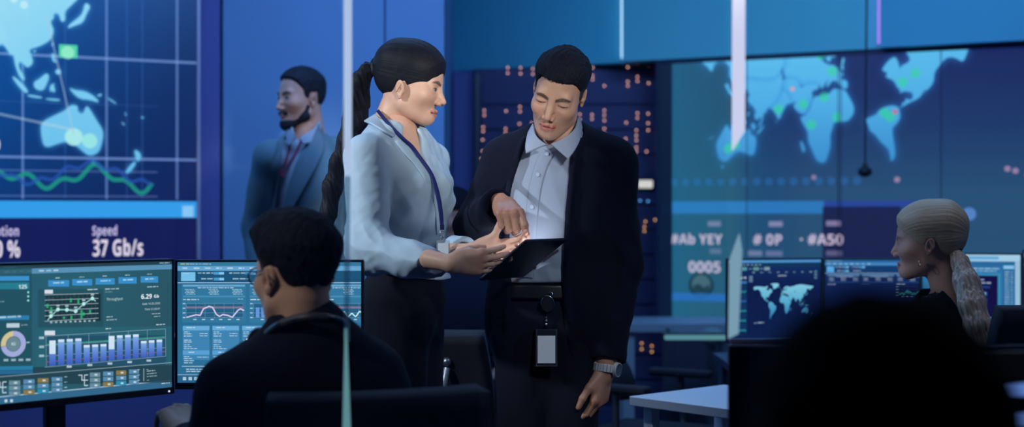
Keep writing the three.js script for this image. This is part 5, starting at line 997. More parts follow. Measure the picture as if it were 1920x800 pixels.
  const blouseF = (x, y, z) => smin(blouse(x, y, z), sleeves(x, y, z), 0.014);
  WOM.blouse = blouseF; WOM.torso = bodyF;
  const bm = cloth([0.40, 0.52, 0.64], 0.62, 0.15);
  partW('blouse', solid(blouseF, V(-0.49, 1.04, -4.24), V(-0.06, 1.56, -3.58), 0.0045), bm, P);
  partW('blouse_collar', sheet([[W(704, 214, 3.94), W(717, 227, 3.875), W(731, 239, 3.856), W(746, 251, 3.852)], [onto(bodyF, 688, 231, 0.009), onto(bodyF, 701, 241, 0.011), onto(bodyF, 716, 250, 0.011), onto(bodyF, 733, 259, 0.010)]], 0.0045), bm, P);
  partW('blouse_collar', sheet([[W(765, 236, 3.98), W(770, 246, 3.95), W(778, 262, 3.92), W(790, 282, 3.89)], [W(776, 236, 3.99), W(786, 250, 3.96), W(794, 268, 3.92), W(799, 290, 3.89)]], 0.0045), bm, P);
  partW('blouse_lapel', strapOn(bodyF, [[746, 262], [762, 284], [783, 308], [803, 336], [817, 368], [823, 400], [825, 440]], 6, 0.001, 0.003), bm, P);
  // trousers and shoes
  const tr2 = rumple(uni(0.05, [ell(W(757, 565, 3.93), [0.152, 0.13, 0.104], rot), cap(V(-0.315, 0.95, -3.86), V(-0.305, 0.52, -3.85), 0.090, 0.064), cap(V(-0.305, 0.52, -3.85), V(-0.33, 0.06, -3.86), 0.06, 0.052), cap(V(-0.28, 0.95, -4.0), V(-0.265, 0.52, -4.02), 0.090, 0.064), cap(V(-0.265, 0.52, -4.02), V(-0.29, 0.06, -4.03), 0.06, 0.052)]), crease(0.004, 14, 6, 14, 21));
  partW('trousers', solid(both(0.004, tr2, (x, y) => Math.max(y - Y(498, 3.9), 0.045 - y)), V(-0.48, 0, -4.2), V(-0.1, 1.18, -3.7), 0.007), cloth([0.0045, 0.005, 0.012], 0.9, 0.05), P);
  for (const at of [V(-0.33, 0.002, -3.86), V(-0.29, 0.002, -4.03)]) partW('shoe', solid(shoe(at, 72), at.clone().add(V(-0.14, -0.01, -0.14)), at.clone().add(V(0.24, 0.16, 0.16)), 0.006), std([0.01, 0.01, 0.012], 0.25), P);
}
{ // lanyard with a white badge
  const f = grow(WOM.torso, 0.004), p = W(829, 436, 3.69), t = thing('lanyard', 'navy lanyard with a metal clip and white badge, on the woman in the pale blouse', 'lanyard', p), navy = cloth([0.009, 0.013, 0.09], 0.6, 0.15);
  const hang = (pts, n) => { const c = pts.map(([x, y, d]) => (d ? W(x, y, d) : onto(f, x - (x > 815 ? 5 : 0), y, 0.004))), e = [-1, 1].map((k) => c.map((q, i) => { const [x0, y0] = pts[Math.max(0, i - 1)], [x1, y1] = pts[Math.min(pts.length - 1, i + 1)], l = Math.hypot(x1 - x0, y1 - y0), o = k * 0.0046; return q.clone().add(V((y1 - y0) / l * o, (x1 - x0) / l * o, x1 > 800 ? -0.3 * o : 0.5 * o)); })); return sheet(e, 0.0022, n, 3); };
  partW('strap', hang([[708, 207, 3.905], [720, 222, 3.86], [733, 237, 3.832], [748, 252, 3.824], [758, 262, 3.822], [770, 275], [789, 301], [807, 328], [819, 360, 3.785], [826, 398, 3.73], [829, 430, 3.695]], 40), navy, t);
  partW('strap', hang([[768, 240, 3.925], [778, 264, 3.90], [793, 294, 3.875], [810, 328, 3.845], [821, 362, 3.79], [827, 398, 3.735], [829, 428, 3.698]], 30), navy, t);
  const L = (x, y, z = 0) => V((x - 829) / F * 3.8, -(y - 436) / F * 3.8, z), metal = std([0.75, 0.77, 0.8], 0.2, { metalness: 1 });
  part('crimp', box(0.011, 0.014, 0.005, 0.001).translate(...L(829, 426).toArray()), navy, t); part('clip', new THREE.TorusGeometry(0.0058, 0.0013, 8, 24).translate(...L(829, 437).toArray()), metal, t); part('clip', tube([L(829, 440), L(832, 446, 0.001), L(829, 451), L(826, 446, -0.001), L(829, 441)], 0.0012, 24), metal, t);
  const h = part('badge_holder', box(0.034, 0.046, 0.003, 0.001).translate(...L(831, 466).toArray()), phys([0.8, 0.85, 0.9], 0.15, { transmission: 0.8, thickness: 0 }), t); part('badge', box(0.027, 0.034, 0.0014, 0.0005).translate(...L(831, 467, 0.0026).toArray()), std([0.72, 0.76, 0.82], 0.5), h);
}
// ================= tablet held by the woman
{
  const A = W(985, 447, 3.60), v = V(0.117, 0.0, -0.21).normalize(), u0 = V(-0.121, -0.104, -0.066), u = u0.addScaledVector(v, -u0.dot(v)).normalize(), n = u.clone().cross(v).normalize();
  if (n.y < 0) n.multiplyScalar(-1);
  const w = 0.225, h = 0.170, c = A.clone().addScaledVector(v, w / 2).addScaledVector(u, h / 2);
  const t = thing('tablet', 'dark tablet computer held out by the standing woman, seen from its back', 'tablet', c);
  const m = new THREE.Matrix4().makeBasis(v, n.clone().cross(v).normalize(), n); t.quaternion.setFromRotationMatrix(m);
  part('shell', box(w, h, 0.008, 0.0035).translate(0, 0, -0.0045), std([0.012, 0.014, 0.03], 0.42, { metalness: 0.4 }), t);
  part('screen', new THREE.PlaneGeometry(w - 0.02, h - 0.02).translate(0, 0, 0.0002), glow([0.85, 0.92, 1.0], 2.4), t);
  part('camera_lens', new THREE.CylinderGeometry(0.004, 0.004, 0.001, 20).rotateX(Math.PI / 2).translate(-w / 2 + 0.02, h / 2 - 0.02, -0.0088), std([0.01, 0.01, 0.015], 0.1), t);
  const l = new THREE.RectAreaLight(0xffffff, TABLET_GLOW, w - 0.02, h - 0.02); l.color.setRGB(0.95, 0.93, 1.0); l.name = 'tablet_light'; l.position.z = 0.002; l.rotation.y = Math.PI; t.add(l);
}
// ================= seated man with glasses, seen from behind
const seatedLegs = (hip, kneeY, side, ahead, foot) => [-1, 1].map((s) => { const h = hip.clone().addScaledVector(side, s * 0.09), k = h.clone().addScaledVector(ahead, 0.42).addScaledVector(side, s * 0.05); k.y = kneeY; const a = k.clone().addScaledVector(ahead, foot); a.y = 0.09; return [h, k, a]; });
{
  const skin = [0.50, 0.29, 0.20], P = thing('person', 'seated man with glasses and headphones round his neck, seen from behind', 'person', V(-0.42, 0, -2.98));
  const HM = pose(W(556, 521, 2.95), 221, 4, 0, 0.965);
  const head = posed(headField({ w: 0.97, neck: 0.054, nose: 1.05, neckTo: V(0, -0.150, -0.012), earS: 0.92 }), HM), inv = HM.clone().invert(), q = V(0, 0, 0);
  const paint = faceColour({ skin, lip: [0.36, 0.13, 0.11], eye: 'open' });
  const headG = solid(head, ...headBox(HM), 0.0028, (x, y, z, c) => { q.set(x, y, z).applyMatrix4(inv); paint(q.x, q.y, q.z, c); });
  const shL = W(438, 738, 2.95), shR = W(688, 716, 2.99), elL = W(384, 868, 2.99), hw = W(342, 814, 3.17), elR = W(752, 862, 2.98), hwR = V(-0.16, 0.85, -3.30);
  const lh = handField(hw, V(-0.35, 0.45, -0.8), V(-0.2, -0.75, -0.4), false, [[25, 30, 20], [30, 34, 22], [34, 34, 22], [36, 34, 22]], { armDir: V(0.3, -0.75, 0.5) });
  const rhd = handField(hwR, V(-0.3, -0.05, -0.95), V(0, -1, 0), true, [[25, 30, 20], [28, 30, 20], [28, 30, 20], [28, 30, 20]], { armDir: V(0.3, -0.2, 0.9) });
  const hip = V(-0.40, 0.58, -3.03), side = V(0.93, 0, 0.36), ahead = V(-0.34, 0, -0.94), legs = seatedLegs(hip, 0.50, side, ahead, 0.04);
  const inner = uni(0.05, [cap(hip, W(575, 800, 3.02), 0.10, 0.10), cap(W(575, 800, 3.02), W(580, 650, 2.99), 0.10, 0.045), cap(shL, shR, 0.04), cap(shL, elL, 0.04, 0.032), cap(elL, hw, 0.032, 0.025), cap(shR, elR, 0.04, 0.032), cap(elR, hwR, 0.032, 0.025), ...legs.flatMap(([a, b, c]) => [cap(a, b, 0.07, 0.05), cap(b, c, 0.05, 0.035)])]);
  const bodyG = bodyGeometry(inner, [V(-0.80, 0.05, -3.7), V(0.05, 1.12, -2.85)], 0.06, 0.018, skin);
  partW('body', mergeSkin(bodyG, headG, ...[lh, rhd].map((k) => solid(k.f, k.lo, k.hi, 0.004, handColour(skin, k)))), skinMat(), P);
  const line = table([[-0.13, -0.068], [-0.07, -0.058], [-0.045, -0.02], [-0.036, 0.018], [0.0, 0.026], [0.008, -0.008], [0.02, -0.006], [0.030, 0.026], [0.045, 0.045], [0.07, 0.066], [0.12, 0.068]]);
  const thick = (x, y, z) => 0.003 + 0.017 * sstep(0.0, 0.09, y) + 0.016 * sstep(0.06, 0.12, y) * sstep(-0.02, 0.07, z) + 0.003 * noise(x * 60, y * 40, z * 60) + 0.0016 * noise(x * 170, y * 90, z * 170);
  const low = hairColour([0.006, 0.007, 0.014], [0.016, 0.018, 0.030], 150, [1, 0.5, 1]);
  partW('hair', solid(posed(hairField({ w: 0.97, flush: 0.04, thick, line: (x, y, z) => line(z) + 0.004 * noise(x * 160, 2, z * 120), edge: 0.010 }), HM), ...headBox(HM, 1.08), 0.0032, (x, y, z, c) => { low(x, y, z, c); q.set(x, y, z).applyMatrix4(inv); const t = sstep(0.055, 0.02, q.y) * sstep(-0.02, 0.03, q.z); c[0] = mix(c[0], 0.11, t * 0.8); c[1] = mix(c[1], 0.075, t * 0.8); c[2] = mix(c[2], 0.065, t * 0.8); }), hairMat(0.8, 0.2), P);  // temples lighter brown: warm light painted into the hair colour
  const f1 = (x, y, z) => 0.006 * noise(x * 12, y * 12 - x * 8, z * 12 + 5);
  const torso = uni(0.07, [cap(W(584, 690, 2.955), shL, 0.062, 0.070), cap(W(588, 680, 2.955), shR, 0.064, 0.074), cap(W(580, 690, 2.945), W(577, 604, 2.94), 0.080, 0.066), ell(W(576, 800, 2.98), [0.205, 0.22, 0.135]), ell(hip.clone().add(V(0, 0.09, 0)), [0.19, 0.17, 0.145])]);
  let sweater = uni(0.03, [rumple(torso, f1), sleeve([shL, elL, W(348, 826, 3.14)], [0.068, 0.060, 0.042], 0.03, f1), sleeve([shR, elR, hwR.clone().addScaledVector(hwR.clone().sub(elR).normalize(), -0.02)], [0.07, 0.060, 0.042], 0.03, f1)]);
  sweater = cut(0.008, sweater, cap(W(571, 564, 2.965), W(568, 530, 2.965), 0.052, 0.062));
  sweater = both(0.005, sweater, (x, y) => 0.52 - y);
  partW('sweater', solid(sweater, V(-0.82, 0.5, -3.5), V(0.04, 1.16, -2.78), 0.008), cloth([0.0055, 0.006, 0.018], 0.95, 0.08), P);
  const coll = []; for (let k = 0; k <= 14; k++) { const a = k / 14 * Math.PI * 2; coll.push(V(0, 0, 0).addScaledVector(V(1, 0, 0), Math.cos(a) * 0.064).addScaledVector(V(0, 0, 1), Math.sin(a) * 0.060).add(W(576, 612, 2.955)).add(V(0, 0.012 * Math.sin(a), 0))); }
  partW('sweater_collar', new THREE.TubeGeometry(new THREE.CatmullRomCurve3(coll.slice(0, -1), true), 60, 0.014, 10, true), cloth([0.0045, 0.005, 0.012], 0.95, 0.12), P);
  const tro = uni(0.06, legs.flatMap(([a, b, c]) => [cap(a, b, 0.105, 0.075), cap(b, c, 0.072, 0.058)]));
  partW('trousers', solid(tro, V(-0.85, 0.04, -3.75), V(0.0, 0.72, -2.85), 0.012), cloth([0.006, 0.007, 0.012], 0.9), P);
  legs.forEach(([, , a]) => { const p = V(a.x, 0.002, a.z); partW('shoe', solid(shoe(p, 200), p.clone().add(V(-0.2, -0.01, -0.25)), p.clone().add(V(0.2, 0.16, 0.2)), 0.008), std([0.01, 0.01, 0.01], 0.4), P); });
  // glasses: frame in the head's own axes
  const G = thing('eyeglasses', 'thin dark eyeglasses on the seated man with headphones round his neck', 'glasses', new THREE.Vector3().setFromMatrixPosition(HM)), rotM = HM.clone().setPosition(0, 0, 0), dark = std([0.008, 0.01, 0.02], 0.25);
  const lp = (x, y, z) => V(x, y, z).applyMatrix4(rotM), tubeL = (pts, r) => tube(pts.map((p) => lp(...p)), r, 40);
  for (const s of [-1, 1]) {
    part('temple', tubeL([[s * 0.066, 0.014, 0.092], [s * 0.074, 0.015, 0.05], [s * 0.079, 0.016, 0.0], [s * 0.077, -0.004, -0.028]], 0.0018), dark, G);
    const ring = []; for (let k = 0; k < 20; k++) { const a = k / 20 * Math.PI * 2; ring.push(lp(s * 0.034 + Math.cos(a) * 0.026, 0.008 + Math.sin(a) * 0.019, 0.106 - 0.01 * Math.abs(s * 0.034 + Math.cos(a) * 0.026) / 0.06)); }
    const fr = part('rim', new THREE.TubeGeometry(new THREE.CatmullRomCurve3(ring, true), 60, 0.0018, 8, true), dark, G);
    part('lens', new THREE.CircleGeometry(0.024, 32).scale(1.05, 0.78, 1).translate(s * 0.034, 0.008, 0.100).applyMatrix4(rotM), phys([0.9, 0.95, 1], 0.02, { transmission: 1, thickness: 0 }), fr);
  }
  part('bridge', tubeL([[-0.009, 0.012, 0.106], [0, 0.015, 0.108], [0.009, 0.012, 0.106]], 0.0018), dark, G);
  // headphones round the neck
  const hp = thing('headphones', 'black headphones with glossy cups round the neck of the seated man with glasses', 'headphones', W(560, 614, 2.93)), shell = std([0.012, 0.014, 0.022], 0.25), o = hp.position, R = (x, y, d) => W(x, y, d).sub(o);
  part('headband', tube([R(488, 640, 2.95), R(505, 622, 2.90), R(534, 605, 2.862), R(578, 594, 2.846), R(622, 597, 2.858), R(650, 610, 2.91), R(656, 624, 2.99)], 0.0085, 60, 10), shell, hp);
  part('padding', tube([R(530, 606, 2.864), R(556, 598, 2.852), R(584, 594, 2.845), R(614, 596, 2.853)], 0.0098, 30, 10), std([0.03, 0.034, 0.045], 0.5), hp);
  for (const [x, y, d, tx] of [[487, 640, 2.945, -0.5], [656, 632, 3.04, 0.5]]) {
    const c = R(x, y, d), e = new THREE.Quaternion().setFromUnitVectors(V(0, 1, 0), V(tx, 0.35, 0.62).normalize());
    const cup = part('ear_cup', new THREE.CylinderGeometry(0.028, 0.033, 0.022, 36).applyQuaternion(e).translate(c.x, c.y, c.z), shell, hp); const n = V(0, 1, 0).applyQuaternion(e);
    part('cup_ring', new THREE.TorusGeometry(0.024, 0.0028, 10, 36).rotateX(Math.PI / 2).applyQuaternion(e).translate(c.x + n.x * 0.012, c.y + n.y * 0.012, c.z + n.z * 0.012), std([0.35, 0.45, 0.55], 0.2, { metalness: 0.9 }), cup);
    part('ear_pad', new THREE.TorusGeometry(0.024, 0.009, 12, 30).rotateX(Math.PI / 2).applyQuaternion(e).translate(c.x - n.x * 0.015, c.y - n.y * 0.015, c.z - n.z * 0.015), std([0.008, 0.008, 0.012], 0.7), cup);
  }
}
// ================= bearded man by the blue wall
{
  const D = 5.55, skin = [0.50, 0.28, 0.23], P = thing('person', 'bearded man in a blue grey suit jacket by the blue wall, looking at the map', 'person', V(X(575, D), 0, -D));
  const HM = pose(W(565, 189, D), -50, 3, 0, 0.95), inv = HM.clone().invert(), q = V(0, 0, 0);
  const paint = faceColour({ skin, lip: [0.25, 0.10, 0.09], eye: 'open', browW: 1.2, stubble: 0.7 });
  const headG = solid(posed(headField({ neck: 0.056, nose: 1.15, w: 0.96 }), HM), ...headBox(HM), 0.004, (x, y, z, c) => { q.set(x, y, z).applyMatrix4(inv); paint(q.x, q.y, q.z, c); });
  const shR = W(508, 297, D - 0.1), shL = W(628, 290, D + 0.12), elR = W(484, 425, D), elL = W(648, 430, D + 0.2), hR = V(X(500, D), 0.98, -D + 0.10), hL = V(X(640, D), 0.95, -D - 0.12), base = P.position;
  const legs = [-1, 1].map((s) => [V(base.x + s * 0.075, 0.95, base.z - s * 0.04), V(base.x + s * 0.085, 0.52, base.z - s * 0.04), V(base.x + s * 0.09, 0.09, base.z - s * 0.04)]);
  const inner = uni(0.05, [cap(W(572, 300, D), W(570, 240, D), 0.05), cap(shR, shL, 0.04), cap(shR, elR, 0.035), cap(elR, hR, 0.03, 0.022), cap(shL, elL, 0.035), cap(elL, hL, 0.03, 0.022), cap(W(565, 320, D), V(base.x, 0.98, base.z), 0.09), ...legs.flatMap(([a, b, c]) => [cap(a, b, 0.06, 0.045), cap(b, c, 0.045, 0.035)])]);
  const hands = [[hR, true, V(-0.3, 0, -0.9)], [hL, false, V(0.5, 0, -0.8)]].map(([p, r, n]) => { const k = handField(p, V(0.05, -1, 0.05), n, r, [[20, 20, 12], [24, 24, 14], [26, 26, 14], [28, 26, 14]]); return solid(k.f, k.lo, k.hi, 0.0045, handColour(skin, k)); });
  partW('body', mergeSkin(bodyGeometry(inner, [V(base.x - 0.28, 0.06, base.z - 0.3), V(base.x + 0.3, 1.62, base.z + 0.3)], 0.04, 0.018, skin), headG, ...hands), skinMat(), P);
  const line = table([[-0.13, -0.062], [-0.06, -0.052], [-0.042, -0.01], [-0.034, 0.030], [0.0, 0.030], [0.008, -0.02], [0.022, -0.02], [0.030, 0.040], [0.05, 0.070], [0.07, 0.090], [0.12, 0.094]]);
  const dark = hairColour([0.008, 0.010, 0.018], [0.03, 0.034, 0.05], 90, [1, 1, 1]);
  partW('hair', solid(posed(hairField({ w: 0.96, thick: (x, y, z) => 0.004 + 0.009 * sstep(0.03, 0.1, y) + 0.002 * noise(x * 90, y * 60, z * 90), line: (x, y, z) => line(z) }), HM), ...headBox(HM, 1.05), 0.004, dark), hairMat(0.7, 0.3), P);
  const beard = uni(0.02, [cap(V(-0.055, -0.03, 0.012), V(-0.046, -0.062, 0.018), 0.016, 0.022), cap(V(0.055, -0.03, 0.012), V(0.046, -0.062, 0.018), 0.016, 0.022), cap(V(-0.046, -0.062, 0.018), V(-0.014, -0.094, 0.070), 0.021, 0.023), cap(V(0.046, -0.062, 0.018), V(0.014, -0.094, 0.070), 0.021, 0.023), ell(V(0, -0.093, 0.068), [0.024, 0.022, 0.025]), cap(V(-0.022, -0.050, 0.088), V(0.022, -0.050, 0.088), 0.0085)]);
  partW('beard', solid(posed(cut(0.006, rumple(beard, (x, y, z) => 0.002 * noise(x * 150, y * 150, z * 150)), cap(V(-0.016, -0.061, 0.104), V(0.016, -0.061, 0.104), 0.0085)), HM), ...headBox(HM), 0.0042, dark), hairMat(0.8, 0.2), P);
  const rot = E3(0, -38, 0), fold = (x, y, z) => 0.006 * noise(x * 10, y * 8, z * 10 + 2), torso = (r) => uni(0.06, [cap(W(570, 272, D), shR, 0.05 + r, 0.055 + r), cap(W(574, 272, D), shL, 0.05 + r, 0.055 + r), ell(W(566, 355, D), [0.185 + r, 0.19 + r, 0.12 + r], rot), ell(W(566, 470, D), [0.165 + r, 0.19 + r, 0.115 + r], rot), ell(W(567, 560, D), [0.18 + r, 0.16 + r, 0.12 + r], rot)]);
  const hole = cap(W(569, 300, D), W(566, 232, D), 0.056, 0.07);
  const shirtF = cut(0.006, torso(-0.008), hole);
  partW('shirt', solid(both(0.005, shirtF, (x, y) => 0.98 - y), V(base.x - 0.3, 0.96, base.z - 0.3), V(base.x + 0.3, 1.62, base.z + 0.3), 0.009), cloth([0.30, 0.36, 0.46], 0.8), P);
  const xl = table([[225, 541], [300, 528], [350, 521], [420, 512], [560, 498]].map(([y, x]) => [-Y(y, D), X(x, D)])), xr = table([[225, 596], [262, 584], [300, 566], [350, 548], [400, 536], [560, 528]].map(([y, x]) => [-Y(y, D), X(x, D)]));
  const sR = sleeve([shR, elR, hR.clone().add(V(0, 0.02, 0))], [0.068, 0.062, 0.046], 0.03, fold), sL = sleeve([shL, elL, hL.clone().add(V(0, 0.02, 0))], [0.068, 0.062, 0.046], 0.03, fold);
  let jacket = uni(0.03, [rumple(torso(0.010), fold), sR, sL]); jacket = cut(0.008, jacket, (x, y, z) => Math.max(xl(-y) - x, x - xr(-y), -D - 0.0 - z)); jacket = cut(0.006, jacket, hole); jacket = both(0.006, jacket, (x, y) => 0.84 - y);
  const jm = cloth([0.10, 0.19, 0.25], 0.85, 0.3);
  partW('jacket', solid(jacket, V(base.x - 0.34, 0.8, base.z - 0.4), V(base.x + 0.36, 1.62, base.z + 0.36), 0.009), jm, P);
  const lapel = std([0.085, 0.155, 0.21], 0.85), J = torso(0.012);
  partW('lapel', sheet([[W(545, 236, D - 0.04), ...[[532, 262], [526, 300], [521, 350], [513, 420]].map(([x, y]) => onto(J, x, y, 0.006))], [W(538, 246, D - 0.02), ...[[518, 276], [508, 312], [508, 360], [510, 420]].map(([x, y]) => onto(J, x, y, 0.008))]], 0.007), lapel, P);
  partW('lapel', sheet([[W(596, 232, D - 0.04), ...[[586, 258], [568, 298], [550, 345], [538, 400]].map(([x, y]) => onto(J, x, y, 0.006))], [W(604, 242, D), ...[[606, 280], [592, 316], [570, 356], [544, 402]].map(([x, y]) => onto(J, x, y, 0.008))]], 0.007), lapel, P);
  const sm = cloth([0.26, 0.34, 0.46], 0.8);
  partW('shirt_collar', sheet([[W(548, 238, D - 0.11), W(552, 250, D - 0.12), W(557, 258, D - 0.115)], [W(536, 254, D - 0.10), W(541, 272, D - 0.125), W(552, 264, D - 0.12)]], 0.006), sm, P);
  partW('shirt_collar', sheet([[W(600, 226, D - 0.02), W(586, 242, D - 0.07), W(562, 258, D - 0.115)], [W(602, 246, D - 0.03), W(588, 266, D - 0.09), W(568, 270, D - 0.12)]], 0.006), sm, P);
  partW('trousers', solid(both(0.004, uni(0.05, [ell(V(base.x, 0.98, base.z), [0.17, 0.12, 0.11], rot), ...legs.flatMap(([a, b, c]) => [cap(a, b, 0.085, 0.065), cap(b, c, 0.063, 0.055)])]), (x, y) => 0.045 - y), V(base.x - 0.24, 0.02, base.z - 0.24), V(base.x + 0.24, 1.08, base.z + 0.24), 0.012), cloth([0.03, 0.04, 0.06], 0.9), P);
  legs.forEach(([, , a]) => { const p = V(a.x, 0.002, a.z); partW('shoe', solid(shoe(p, -45), p.clone().add(V(-0.25, -0.01, -0.2)), p.clone().add(V(0.2, 0.16, 0.25)), 0.009), std([0.01, 0.01, 0.012], 0.3), P); });
  const c = onto(shirtF, 531, 320, 0.006), t = thing('lanyard', 'thin red lanyard on the chest of the bearded man in a suit', 'lanyard', c), red = cloth([0.30, 0.05, 0.12], 0.7);
  for (const side of [[[548, 262], [540, 285], [533, 312]], [[566, 262], [552, 290], [538, 312]]]) partW('strap', tube(side.map(([x, y]) => onto(shirtF, x, y, 0.006)), 0.0035, 20), red, t);
  part('tag', box(0.02, 0.03, 0.004, 0.001).translate(0, -0.006, 0.004), red, t);
}
// ================= blonde woman at the monitors
{
  const D = 4.2, skin = [0.46, 0.27, 0.21], P = thing('person', 'seated blonde woman with a long ponytail and dark jacket, facing her monitors', 'person', V(1.34, 0, -4.25));
  const HM = pose(W(1740, 460, D), -110, 4, 0, 0.93), inv = HM.clone().invert(), q = V(0, 0, 0);
  const paint = faceColour({ skin, lip: [0.34, 0.11, 0.11], eye: 'open', browC: [0.12, 0.08, 0.05] });
  const headG = solid(posed(headField({ neck: 0.046, jaw: 0.86, nose: 0.75, noseY: 0.012, chin: 0.010, tip: 0.0082, lips: 0.6, brow: 0.8, earS: 0.8, neckTo: V(0, -0.2, -0.06) }), HM), ...headBox(HM), 0.0024, (x, y, z, c) => { q.set(x, y, z).applyMatrix4(inv); paint(q.x, q.y, q.z, c); });
  const shL = W(1672, 640, 4.28), shR = W(1852, 652, 4.13), base = P.position, hip = V(1.36, 0.58, -4.22), ahead = V(-0.42, 0, -0.9), side = V(0.9, 0, -0.42), legs = seatedLegs(hip, 0.5, side, ahead, -0.1);
  const elL = W(1660, 790, 4.36), elR = W(1880, 810, 4.2), hwL = V(elL.x - 0.12, 0.80, elL.z - 0.16), hwR = V(elR.x - 0.24, 0.78, elR.z - 0.14);
  const hands = [[hwL, false], [hwR, true]].map(([p, r]) => { const k = handField(p, V(-0.45, -0.05, -0.85), V(0, -1, 0), r, [[20, 25, 15], [22, 25, 15], [24, 25, 15], [26, 25, 15]], { s: 0.92 }); return solid(k.f, k.lo, k.hi, 0.0045, handColour(skin, k)); });
  const inner = uni(0.05, [cap(hip, W(1765, 720, 4.2), 0.1), cap(W(1765, 720, 4.2), W(1768, 560, 4.2), 0.09, 0.045), cap(shL, shR, 0.03), cap(shL, elL, 0.032), cap(elL, hwL, 0.03, 0.022), cap(shR, elR, 0.032), cap(elR, hwR, 0.03, 0.022), ...legs.flatMap(([a, b, c]) => [cap(a, b, 0.06, 0.045), cap(b, c, 0.045, 0.033)])]);
  partW('body', mergeSkin(bodyGeometry(inner, [V(0.95, 0.05, -4.9), V(1.6, 1.12, -4.0)], 0.06, 0.018, skin), headG, ...hands), skinMat(), P);
  const line = table([[-0.13, -0.074], [-0.069, -0.056], [-0.040, -0.022], [-0.029, 0.014], [-0.004, 0.018], [0.006, 0.000], [0.018, 0.006], [0.04, 0.026], [0.064, 0.044], [0.080, 0.060], [0.092, 0.074], [0.13, 0.08]]);
  const strand = (x, y, z) => { const a = Math.atan2(x, y - 0.02); return 0.0006 * noise(a * 26, z * 8, 6.5) + 0.0003 * noise(a * 60, z * 9, 2.5); };
  const bl = hairColour([0.20, 0.155, 0.11], [0.52, 0.42, 0.32], 1, [1, 1, 1]);
  const blonde = (x, y, z, c) => { q.set(x, y, z).applyMatrix4(inv); const a = Math.atan2(q.x, q.y - 0.02), v = 0.5 + 0.6 * noise(a * 30, q.z * 9, 3.3) + 0.4 * noise(a * 70, q.z * 12, 8.1), t = clamp(v); c[0] = mix(0.42, 0.68, t); c[1] = mix(0.32, 0.53, t); c[2] = mix(0.20, 0.35, t); };
  partW('hair', solid(posed(uni(0.014, [hairField({ flush: 0.035, thick: (x, y, z) => 0.006 + 0.010 * sstep(0.02, 0.09, y) + 0.012 * sstep(-0.02, -0.09, z) + strand(x, y, z), line: (x, y, z) => line(z) })]), HM), ...headBox(HM, 1.06), 0.0026, blonde), hairMat(0.5, 0.6), P);
  const tieP = W(1792, 475, 4.155);
  partW('hair_tie', new THREE.TorusGeometry(0.016, 0.006, 12, 28).rotateY(1.2).rotateZ(-0.9).translate(tieP.x, tieP.y, tieP.z), std([0.012, 0.010, 0.012], 0.7), P);
  const tail = [[1788, 470, 4.16], [1800, 492, 4.12], [1812, 530, 4.08], [1822, 570, 4.05], [1833, 610, 4.03], [1843, 640, 4.02], [1848, 668, 4.02]].map((p) => W(...p));
  partW('ponytail', solid(rumple(chain(0.02, tail, [0.014, 0.022, 0.032, 0.036, 0.033, 0.022, 0.006]), (x, y, z) => 0.004 * noise((x + y * 0.26) * 140, y * 4, z * 140) + 0.005 * noise((x + y * 0.2) * 40, y * 4, z * 40)), ...around(tail, 0.05), 0.0028, (x, y, z, c) => { const t = clamp(0.5 + 0.9 * noise((x + y * 0.26) * 210, y * 3, z * 210)); c[0] = mix(0.30, 0.80, t); c[1] = mix(0.24, 0.66, t); c[2] = mix(0.19, 0.52, t); }), hairMat(0.5, 0.6), P);
  const f1 = (x, y, z) => 0.006 * noise(x * 12, y * 12 - x * 8, z * 12 + 15);
  let top = uni(0.03, [rumple(uni(0.06, [cap(W(1762, 585, 4.2), shL, 0.055, 0.058), cap(W(1768, 588, 4.19), shR, 0.055, 0.058), ell(W(1765, 710, 4.2), [0.165, 0.18, 0.11], E3(0, 20, 0)), ell(hip.clone().add(V(0, 0.10, 0)), [0.16, 0.16, 0.12], E3(0, 20, 0))]), f1), sleeve([shL, elL, hwL], [0.058, 0.05, 0.038], 0.03, f1), sleeve([shR, elR, hwR], [0.058, 0.05, 0.038], 0.03, f1)]);
  const up = cap(W(1752, 582, 4.21), W(1764, 535, 4.2), 0.062, 0.054); top = uni(0.03, [top, up]);
  top = cut(0.005, top, cap(W(1752, 580, 4.2), W(1755, 500, 4.2), 0.047, 0.052)); top = both(0.005, top, (x, y) => 0.52 - y);
  partW('jacket', solid(top, V(0.9, 0.5, -4.8), V(1.62, 1.16, -3.95), 0.008), cloth([0.005, 0.005, 0.014], 0.9, 0.2), P);
  partW('trousers', solid(uni(0.06, legs.flatMap(([a, b, c]) => [cap(a, b, 0.095, 0.07), cap(b, c, 0.066, 0.055)])), V(0.9, 0.04, -4.95), V(1.62, 0.7, -4.02), 0.012), cloth([0.006, 0.006, 0.01], 0.9), P);
  legs.forEach(([, , a]) => { const p = V(a.x, 0.002, a.z); partW('shoe', solid(shoe(p, 205), p.clone().add(V(-0.2, -0.01, -0.25)), p.clone().add(V(0.2, 0.16, 0.2)), 0.009), std([0.01, 0.01, 0.01], 0.4), P); });
  const e = W(1724, 493, 4.125), t = thing('earring', 'small gold hoop earring of the seated blonde woman', 'earring', e); part('hoop', new THREE.TorusGeometry(0.0085, 0.0012, 10, 28).rotateY(1.1), std([0.8, 0.62, 0.35], 0.2, { metalness: 1 }), t); part('hook', bar(V(0, 0.008, 0), V(0, 0.013, 0.001), 0.0008), std([0.8, 0.62, 0.35], 0.2, { metalness: 1 }), t);
}
